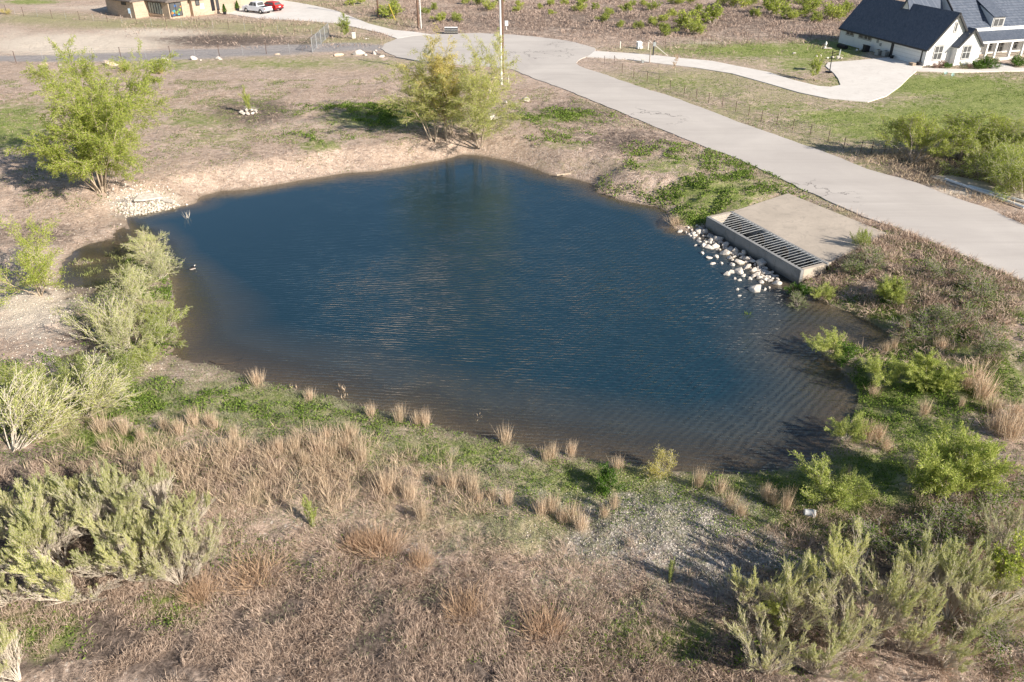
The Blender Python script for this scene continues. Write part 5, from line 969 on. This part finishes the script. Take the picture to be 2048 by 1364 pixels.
# ------------------------------------------------------------------ vehicles
def vehicle(name, label, cat, rear, front, tailR, paint, truck):
    A_, B_ = Vector(atz(*rear, ZR+.03)), Vector(atz(*front, ZR+.03)); d = (B_-A_); s = 1.0; L = 5.6 if truck else 4.4
    hd_ = math.atan2(d.y, d.x); sideL = 1 if (Vector(atz(*tailR, ZR))-A_).dot(Vector((-d.y, d.x))) > 0 else -1
    wv = .95; c = A_.lerp(B_, .5)+Vector((-d.y, d.x)).normalized()*sideL*wv*.9
    e = thing(name, label, cat, (c.x, c.y, ZR+.03), hd_); pt = simple(name+' paint', paint, tuple(k*.9 for k in paint), 1, .3)
    def shell(prof, w0, w1, m, nm, par, bev=.05):       # profile (x, z, inset) swept to both sides
        mb = MB(); n_ = len(prof); mb.add([(x, -w0+i*(w0-w1), z) for x, z, i in prof]+[(x, w0-i*(w0-w1), z) for x, z, i in prof], [list(range(n_)), list(range(n_, 2*n_))[::-1]]+[(i, i+n_, (i+1) % n_+n_, (i+1) % n_) for i in range(n_)]); return mb.build(nm, m, par, bevel=bev)
    if truck:
        shell([(-2.75,.55,0),(-2.8,.75,0),(-2.72,1.12,.15),(2.3,1.14,.15),(2.68,1.0,.15),(2.78,.7,0),(2.72,.42,0),(-2.6,.42,0)], .96, .90, pt, 'body', e)
        shell([(-1.05,1.1,0),(-.85,1.82,1),(.55,1.84,1),(1.35,1.12,0)], .9, .72, pt, 'cab', e, .03)
        MB().box(-2.62, -1.15, -.78, .78, 1.08, 1.155).build('bed', M['darkg'], e)
        wins = [[(-.80,1.2),(-.68,1.74),(-.12,1.76),(-.12,1.2)], [(-.02,1.2),(-.02,1.76),(.5,1.76),(1.1,1.2)]]; hb, ht, wb, wt = 1.1, 1.84, .905, .725; rw = (-1.02, -.87); fw = (1.28, .62); xw = (-1.72, 1.75); tr_ = .40; tx = -2.79
    else:
        shell([(-2.15,.5,0),(-2.2,.85,0),(-2.05,1.05,.2),(1.3,1.02,.2),(2.0,.85,.2),(2.18,.6,0),(2.1,.35,0),(-2.0,.32,0)], .88, .84, pt, 'body', e)
        shell([(-1.95,1.0,0),(-1.45,1.5,1),(.3,1.53,1),(1.2,1.0,0)], .84, .64, pt, 'cab', e, .03)
        wins = [[(-1.5,1.08),(-1.3,1.42),(-.45,1.45),(-.45,1.08)], [(-.35,1.08),(-.35,1.45),(.25,1.45),(.9,1.08)]]; hb, ht, wb, wt = 1.0, 1.53, .845, .645; rw = (-1.93, -1.5); fw = (1.15, .36); xw = (-1.3, 1.35); tr_ = .34; tx = -2.19
    for sg in (-1, 1):
        for wp in wins:
            P_ = [(x, sg*(wb+(wt-wb)*(z-hb)/(ht-hb)+.006), z) for x, z in wp]; MB().slab(P_, .01).build('side_window', M['glass'], e)
        for x in xw:
            w_o = MB().tube((x, sg*.74, tr_), (x, sg*.965 if truck else sg*.89, tr_), tr_, tr_, 20).build('wheel', M['rubber'], e); MB().tube((x, sg*.9 if truck else sg*.85, tr_), (x, sg*.975 if truck else sg*.9, tr_), tr_*.6, tr_*.5, 14).build('rim', M['chrome'], w_o)
        MB().box(tx-.02, tx+.05, sg*.86-.09, sg*.86+.09, .78, 1.02).build('tail_light', simple('red lamp', (.5,.03,.02), None, 3, .3), e); MB().box(-tx-.09, -tx-.01, sg*.7-.15, sg*.7+.15, .72, .86).build('headlight', M['chrome'], e)
        MB().box(fw[0]-.3, fw[0]-.12, sg*(wb+.02), sg*(wb+.17), hb+.08, hb+.22).build('mirror', pt, e)
    for (xa, xb) in (rw, fw):
        k = .0 if xa < 0 else 1
        a0 = xa+(-.012 if xa < 0 else .012)*1; z0_, z1_ = hb+.08, ht-.08; f0 = (z0_-hb)/(ht-hb); f1 = (z1_-hb)/(ht-hb); sgx = -1 if xa < 0 else 1
        P_ = [(xa+(xb-xa)*f+sgx*.02, y_*(wb+(wt-wb)*f-.1), zz_) for f, zz_, y_ in ((f0, z0_, -1), (f0, z0_, 1), (f1, z1_, 1), (f1, z1_, -1))]; MB().slab(P_, .012).build('rear_window' if xa < 0 else 'windscreen', M['glass'], e)
    MB().box(tx-.06, tx+.08, -.85, .85, .42, .6).build('rear_bumper', M['chrome'] if truck else M['black'], e, bevel=.02); MB().box(-tx-.1, -tx+.05, -.8, .8, .4, .58).build('front_bumper', M['black'], e, bevel=.02)
    MB().box(tx-.035, tx-.02, -.2, .2, .72, .88).build('number_plate', M['white'], e)
    mb = MB(); mb.box(-tx-.1, -tx+.02, -.5, .5, .66, .88); mb.build('grille', M['darkg'], e); return e
vehicle('pickup_truck', 'white crew cab pickup parked on the pale driveway', 'pickup truck', (521.5, 28), (494.5, 25), (539, 26), (.82,.83,.86), True)
vehicle('parked_car', 'red hatchback parked behind the white pickup', 'car', (548, 23.5), (524, 20.5), (559, 21), (.62,.04,.04), False)
# ------------------------------------------------------------------ poles, fences and small street furniture
def pole(px, py, r, h, m, label, name='utility_pole', arm=True, lean=(0, 0)):
    x, y = atz(px, py, ZR); e = thing(name, label, 'pole', (x, y, ZR))
    MB().tube((0, 0, -.2), (lean[0], lean[1], h), r, r*.75, 10).build('pole', M[m], e)
    if arm:
        MB().box(-1.1, 1.1, -.06, .06, h-.7, h-.58).build('crossarm', M['pole'], e)
        for u in (-1, 0, 1): MB().tube((u, 0, h-.58), (u, 0, h-.4), .05, .03, 8).build('insulator', M['steel'], e)
    return e
pole(837, 55, .17, 9.5, 'pole', 'brown timber utility pole beside the end of the left driveway')
pole(842.5, 57, .075, 8.5, 'white', 'thin white pole right beside the brown utility pole by the left driveway', 'white_pole', False)
pole(757, 34, .15, 9.5, 'pole', 'dark utility pole furthest back in the brush field')
pole(1005, 150, .19, 12.5, 'pole', 'tall brown utility pole behind the willow clump')
pole(1003, 168, .13, 12.5, 'white', 'tall white pole standing in front of the brown utility pole', 'white_pole', False, (-.15, 0))
def rod(a, b_, za_, zb_, r, m, name, label, cat):
    xa, ya = atz(*a, ZR); xb, yb = atz(*b_, ZR); o = MB().tube((xa, ya, ZR+za_), (xb, yb, ZR+zb_), r, None, 6).build(name, M[m]); tag(o, label, cat); return o
xa, ya = atz(791, 41, ZR); o = MB().tube((xa, ya, ZR), (xa-1.1, ya+1.2, ZR+2.4), .05, None, 6).build('guy_guard', M['yellow']); tag(o, 'yellow guy wire guard leaning in front of the big green bush', 'guy wire')
xa, ya = atz(1336, 112, ZR); o = MB().tube((xa, ya, ZR), (xa-2.6, ya+.4, ZR+1.9), .03, None, 6).build('guy_wire', M['offw']); tag(o, 'pale brace rod slanting from the gate post to the lawn', 'guy wire')
def fence(label, posts, h, m='post', r=.035, wires=5, stays=0, wr=.008, zz=None, thin=0, group=None):
    P_ = [Vector(G(px, py)) for px, py in posts]; o0 = P_[0].copy(); e = thing('wire_fence', label, 'fence', o0, 0, group)
    for i, p in enumerate(P_):
        q = p-o0; MB().tube((q.x, q.y, -.15+q.z), (q.x, q.y, q.z+h), r, None, 6).build('post', M[m], e)
    wm = MB()
    for i in range(len(P_)-1):
        a, b_ = P_[i]-o0, P_[i+1]-o0
        for k in range(wires): z_ = h*(.12+.83*k/(wires-1)); wm.tube((a.x, a.y, a.z+z_), (b_.x, b_.y, b_.z+z_), wr, None, 3, False)
        nn_ = int((b_-a).length/stays) if stays else 0
        for k in range(1, nn_+1): c = a.lerp(b_, k/(nn_+1)); wm.tube((c.x, c.y, c.z+h*.1), (c.x, c.y, c.z+h*.95), wr, None, 3, False)
    wm.build('wires', M['wire'], e)
    if thin:
        for i in range(len(P_)-1):
            c = P_[i].lerp(P_[i+1], .5)-o0; MB().tube((c.x, c.y, c.z-.1), (c.x, c.y, c.z+h*.85), .018, None, 5).build('thin_stake', M['galv'], e)
    return e
fence('rusty steel post wire fence between the gravel lane and the brick house lawn', [(-20,24),(14,28),(48,32.5),(105,37.5),(160,40.5),(215.5,44.5),(274,49),(334,54),(396,57.5),(458,59.5),(523,63.5),(590,69),(658.5,73)], 1.45, thin=1)
fence('rusty steel post wire fence along the near side of the gravel lane', [(-60,130),(33,127),(142,121),(243,118),(342,116),(439,112.5),(533,107.5),(625,104)], 1.5, r=.045, thin=1)
fence('low post and mesh fence running along the upper side of the road', [(1208,129),(1228,128),(1244,145),(1267,155),(1294,163),(1317,170),(1340,179),(1368,190),(1392,198),(1417,206),(1444,215),(1471,223),(1497,231),(1522,243),(1553,250),(1585,260),(1620,271),(1656,282),(1687,297),(1721,304),(1742,307),(1768,306)], 1.05, 'post', .03, 6, .9, .006)
fence('dark post wire fence at the back of the lawn toward the white house', [(1330,94),(1389,88),(1403,90),(1449,83),(1495,82),(1516,80),(1538,76),(1565,77),(1590,77),(1621,78),(1642,77),(1663,77),(1678,76)], 1.15, 'post', .03, 5, 0, .008)
a = Vector(pos_on(625, 104)); b_ = Vector(pos_on(658.5, 72.5)); e = thing('chain_link_fence', 'short silver chain link section at the end of the gravel lane', 'fence', a); d = b_-a; L = d.length; dn = d.normalized()
for k in range(5): c = d*(k/4); MB().tube((c.x, c.y, -.1), (c.x, c.y, 1.85), .045, None, 8).build('post', M['galv'], e)
for z_ in (.1, 1.8): MB().tube((0, 0, z_), (d.x, d.y, z_), .025, None, 6).build('rail', M['galv'], e)
mb = MB(); st = .16; k = -1.7
while k < L:
    for sg in (0, 1):
        s0_, s1_ = max(k, 0), min(k+1.7, L)
        if s1_ > s0_:
            z0_, z1_ = .1+(s0_-k), .1+(s1_-k)
            if sg: z0_, z1_ = 1.9-z0_, 1.9-z1_
            mb.tube((dn.x*s0_, dn.y*s0_, z0_), (dn.x*s1_, dn.y*s1_, z1_), .006, None, 3, False)
    k += st
mb.build('mesh', M['galv'], e)
for i, (px, l) in enumerate(((896, 'left of two dark slatted pallet stacks at the edge of the turning circle'), (909, 'right of two dark slatted pallet stacks at the edge of the turning circle'))):
    e = thing('pallet_stack', l, 'pallets', pos_on(px, 67), .05*i, 'pallet stacks by the turning circle')
    for k in range(6):
        z_ = k*.15
        if k % 2: MB().box(-.5, .5, -.45, .45, z_+.1, z_+.145).build('deck', M['white'] if k > 2 else M['offw'], e)
        else: MB().box(-.5, .5, -.45, .45, z_+.1, z_+.145).build('deck', M['black'], e)
        for u in (-.44, 0, .44): MB().box(u-.06, u+.06, -.43, .43, z_, z_+.098).build('bearer', M['darkg'], e)
e = thing('utility_pedestal', 'white box on a post beyond the turning circle, right of the tall poles', 'utility box', pos_on(1013, 60)); MB().box(-.05, .05, -.05, .05, 0, .6).build('post', M['white'], e); MB().box(-.26, .26, -.16, .16, .6, 1.35).build('box', M['white'], e, bevel=.03)
e = thing('transformer_box', 'pale blue white utility cabinet on the grass beside the right driveway', 'utility box', pos_on(1278, 97), .4); MB().box(-.32, .32, -.25, .25, 0, .8).build('cabinet', M['white'], e, bevel=.02); MB().slab([(-.36,-.32,.82),(.36,-.32,.82),(.36,.28,.95),(-.36,.28,.95)], .06).build('lid', M['white'], e); MB().box(.34, .5, -.2, .1, 0, .3).build('meter', M['offw'], e)
e = thing('utility_box', 'small cream utility box at the foot of the sapling by the lane gate', 'utility box', pos_on(708, 77)); MB().box(-.25, .25, -.2, .2, 0, .75).build('cabinet', M['offw'], e, bevel=.03); MB().box(-.27, .27, -.22, .22, .75, .84).build('lid', M['white'], e, bevel=.02)
for px, py, h, l in ((1240, 97, .9, 'white marker post left of the utility cabinet'), (1296, 100, 1., 'white marker post between the cabinet and the dark gate post'), (1017, 166, .75, 'short white marker post beside the foot of the tall poles')):
    e = thing('marker_post', l, 'post', pos_on(px, py)); MB().tube((0, 0, 0), (0, 0, h), .07, .07, 8).build('post', M['offw'], e); MB().tube((0, 0, h), (0, 0, h+.05), .08, .03, 8).build('cap', M['white'], e)
e = thing('gate_post', 'dark steel gate post on the upper side of the right driveway', 'post', pos_on(1306, 111)); MB().tube((0, 0, 0), (0, 0, 1.9), .09, .09, 8).build('post', M['darkg'], e); MB().box(-.1, .25, -.12, .12, 1.2, 1.7).build('keypad', M['steel'], e)
e = thing('gate_post', 'grey timber post on the lower side of the right driveway', 'post', pos_on(1299, 125)); MB().tube((0, 0, 0), (0, 0, 1.7), .075, .07, 8).build('post', M['greytwig'], e); MB().tube((0, 0, 1.7), (0, 0, 1.75), .08, .03, 8).build('cap', M['steel'], e)
e = thing('gate_motor', 'small grey gate opener box beside the grey timber post', 'gate opener', pos_on(1285, 126)); MB().box(-.15, .15, -.15, .15, 0, .45).build('case', M['steel'], e, bevel=.03); MB().box(-.17, .17, -.17, .17, .45, .5).build('lid', M['offw'], e)
put('sapling', 695, 76, 3.4, 2.2, 'green sapling growing beside the cream utility box by the left driveway', cat='tree', xyz=pos_on(695, 76), wide=1.05)
plant('orange', mk('young_tree', 2.6, lambda r: grow(r, 1, 2.6, 4, .0, [(7, 42, .3), (4, 40, .5)], .04, .1, 0, .03), 260, 'straw', 'twig', 58, TW, .012, lmin=1, L=(.08, .15), Wd=(.05, .09), mess=1., scatter=.06))
put('orange', 1350, 151, 2.6, 0, 'thin sapling with orange leaves in the grass below the right driveway', cat='tree', xyz=pos_on(1350, 151))
x, y, z = G(497, 226)
put('sapling', 497, 224, 2.6, 3.3, 'newly planted thin tree in a ring of pale blocks on the dark mulch', cat='tree', xyz=(x, y, z), wide=.55)
for i in range(9):
    a_ = i*.7; rock(x+.75*math.cos(a_), y+.75*math.sin(a_), z+.12, .42, 140+i, f'pale edging block round the planted thin tree, {ordn(i)} in the ring counterclockwise from the right', 'edging blocks round the planted tree', name='edging_block')
# pipes on the concrete flume
for a, b_, l in (((1890,359),(1988,393),'upper left white pipe lying on the concrete flume'),((1990,394),(2049,416),'lower right white pipe lying in line on the concrete flume'),((1937,373),(2055,406),'white pipe lying along the back of the concrete flume')):
    pa, pb = atz(*a, ZR+.1), atz(*b_, ZR+.1); o_2 = MB(); n = 14
    o_2.tube(pa+(ZR+.14,), pb+(ZR+.14,), .10, None, n); tag(o_2.build('pipe', M['white']), l, 'pipe', 'white pipes on the concrete flume')
# ------------------------------------------------------------------ small things in and by the water
def lathe(name, prof, m, par=None, n=20):
    mb = MB(); mb.add([(r*math.cos(2*math.pi*k/n), r*math.sin(2*math.pi*k/n), z) for r, z in prof for k in range(n)], [(a*n+k, a*n+(k+1) % n, (a+1)*n+(k+1) % n, (a+1)*n+k) for a in range(len(prof)-1) for k in range(n)]); return mb.build(name, m, par, True)
x, y, z = G(1617, 1033); e = thing('bucket', 'white plastic bucket lying on its side in the green weeds', 'bucket', (x, y, z+.19), 0)
e.rotation_euler = (0, R(96), R(-8))
lathe('body', [(0, -.2), (.13, -.2), (.135, -.19), (.155, .17), (.165, .17), (.165, .2), (.15, .2), (.125, -.18), (0, -.18)], M['white'], e)
mb = MB()
for k in range(10): t0, t1 = math.pi*k/10, math.pi*(k+1)/10; mb.tube((.16*math.cos(t0), .14*math.sin(t0), .2+.12*math.sin(t0)), (.16*math.cos(t1), .14*math.sin(t1), .2+.12*math.sin(t1)), .006, None, 5)
mb.build('handle', M['steel'], e); lathe('rim', [(.168, .12), (.178, .12), (.178, .135), (.168, .135)], M['offw'], e)
# duck: one continuous skinned body
x, y = atz(385, 538, 0)
me = bpy.data.meshes.new('duck'); pts = [(-.22, 0, .10, .025), (-.15, 0, .075, .06), (-.05, 0, .055, .095), (.06, 0, .06, .095), (.13, 0, .09, .06), (.155, 0, .155, .036), (.165, 0, .215, .036), (.19, 0, .235, .042), (.235, 0, .228, .018), (.285, 0, .215, .010)]
me.from_pydata([p[:3] for p in pts], [(i, i+1) for i in range(len(pts)-1)], []); dk = bpy.data.objects.new('duck', me); COL.objects.link(dk)
sk = dk.modifiers.new('skin', 'SKIN')
for v, p in zip(me.skin_vertices[0].data, pts): v.radius = (p[3], p[3]); 
me.skin_vertices[0].data[3].use_root = True
sb_ = dk.modifiers.new('sub', 'SUBSURF'); sb_.levels = 2; sb_.render_levels = 2
m, t, b = mat('duck plumage', .7); tc = nd(t, 'ShaderNodeTexCoord'); sx_ = nd(t, 'ShaderNodeSeparateXYZ'); t.links.new(tc.outputs['Object'], sx_.inputs[0])
c = mix(t, mapr(t, sx_.outputs[2], .07, .085), (.55,.47,.42), (.035,.03,.03)); c = mix(t, mapr(t, sx_.outputs[2], .195, .205), c, (.65,.62,.6)); c = mix(t, mapr(t, sx_.outputs[0], .225, .235), c, (.35,.25,.05)); t.links.new(c, b.inputs['Base Color']); me.materials.append(m)
dk.location = (x, y, -.02); dk.rotation_euler = (0, 0, .75); tag(dk, 'dark duck with pale head swimming near the left shore thicket', 'duck')
for sg in (-1, 1): q = rock_mesh('wing', 9, 1, .3, .4); wo = link('wing', q, M['black'], dk); wo.location = (-.04, sg*.075, .10); wo.scale = (.22, .1, .1)
def reed(px, py, n_, h, label, seed, m='dry2'):
    x, y = atz(px, py, 0); rg_ = np.random.default_rng(seed); P_ = np.stack([x+rg_.normal(0, .12, n_), y+rg_.normal(0, .12, n_), np.full(n_, -.1)], -1); D_ = np.stack([rg_.normal(0, .45, n_), rg_.normal(0, .45, n_), np.ones(n_)], -1); D_ /= np.linalg.norm(D_, axis=1, keepdims=True)
    tag(blades('reeds', P_, D_, rg_.uniform(.5, 1, n_)*h, np.full(n_, .03), M[m], None, seed), label, 'reeds')
for i, (px, py, n_, h, l, m_) in enumerate([(376,436,9,.9,'few bare sticks rising from the water near the rubble heap','twig'),(586,775,14,.4,'small tuft of reeds in the shallows, left one','dry2'),(683,778,18,.45,'small tuft of reeds in the shallows, middle one','dry2'),(690,795,12,.35,'tiny reeds just under the middle tuft','dry2'),
   (1006,888,20,.5,'reed tuft in the brown shallows of the near shore','dry2'),(1494,628,24,.4,'small green weed tuft in the open water below the rocks','weed'),(1228,945,26,.7,'dry reed tuft at the waterline by the round blue green bush','dry2'),(955,835,9,.3,'sparse reeds in the shallows below the pond centre','dry2'),(520,770,14,.4,'thin reeds at the left corner of the near shore','dry2')]): reed(px, py, n_, h, l, 200+i, m_)
pts = [(420, 722), (432, 727), (447, 728), (465, 726), (482, 719), (496, 712)]; mb = MB(); q = [atz(*p, 0) for p in pts]
for i in range(len(q)-1): mb.tube(q[i]+(-.01+.02*math.sin(i),), q[i+1]+(-.01+.02*math.sin(i+1),), .035-.004*i, .031-.004*i, 6)
tag(mb.build('sunken_branch', M['mud']), 'curved dark branch lying half under water near the left corner', 'branch')
mb = MB(); q = [atz(1113, 350, .2), atz(1125, 349, .2), atz(1142, 346, .25)]
for i in range(2): mb.tube(q[i]+(.18,), q[i+1]+(.22,), .09, .07, 8)
tag(mb.build('driftwood', M['bark']), 'short pale log on the far shore of the pond', 'log')
x, y, z = G(1350, 445); put('bunch2', 1350, 447, .8, .5, 'brown grass tussock hanging over the water left of the rocks', cat='grass clump', wide=2.6)
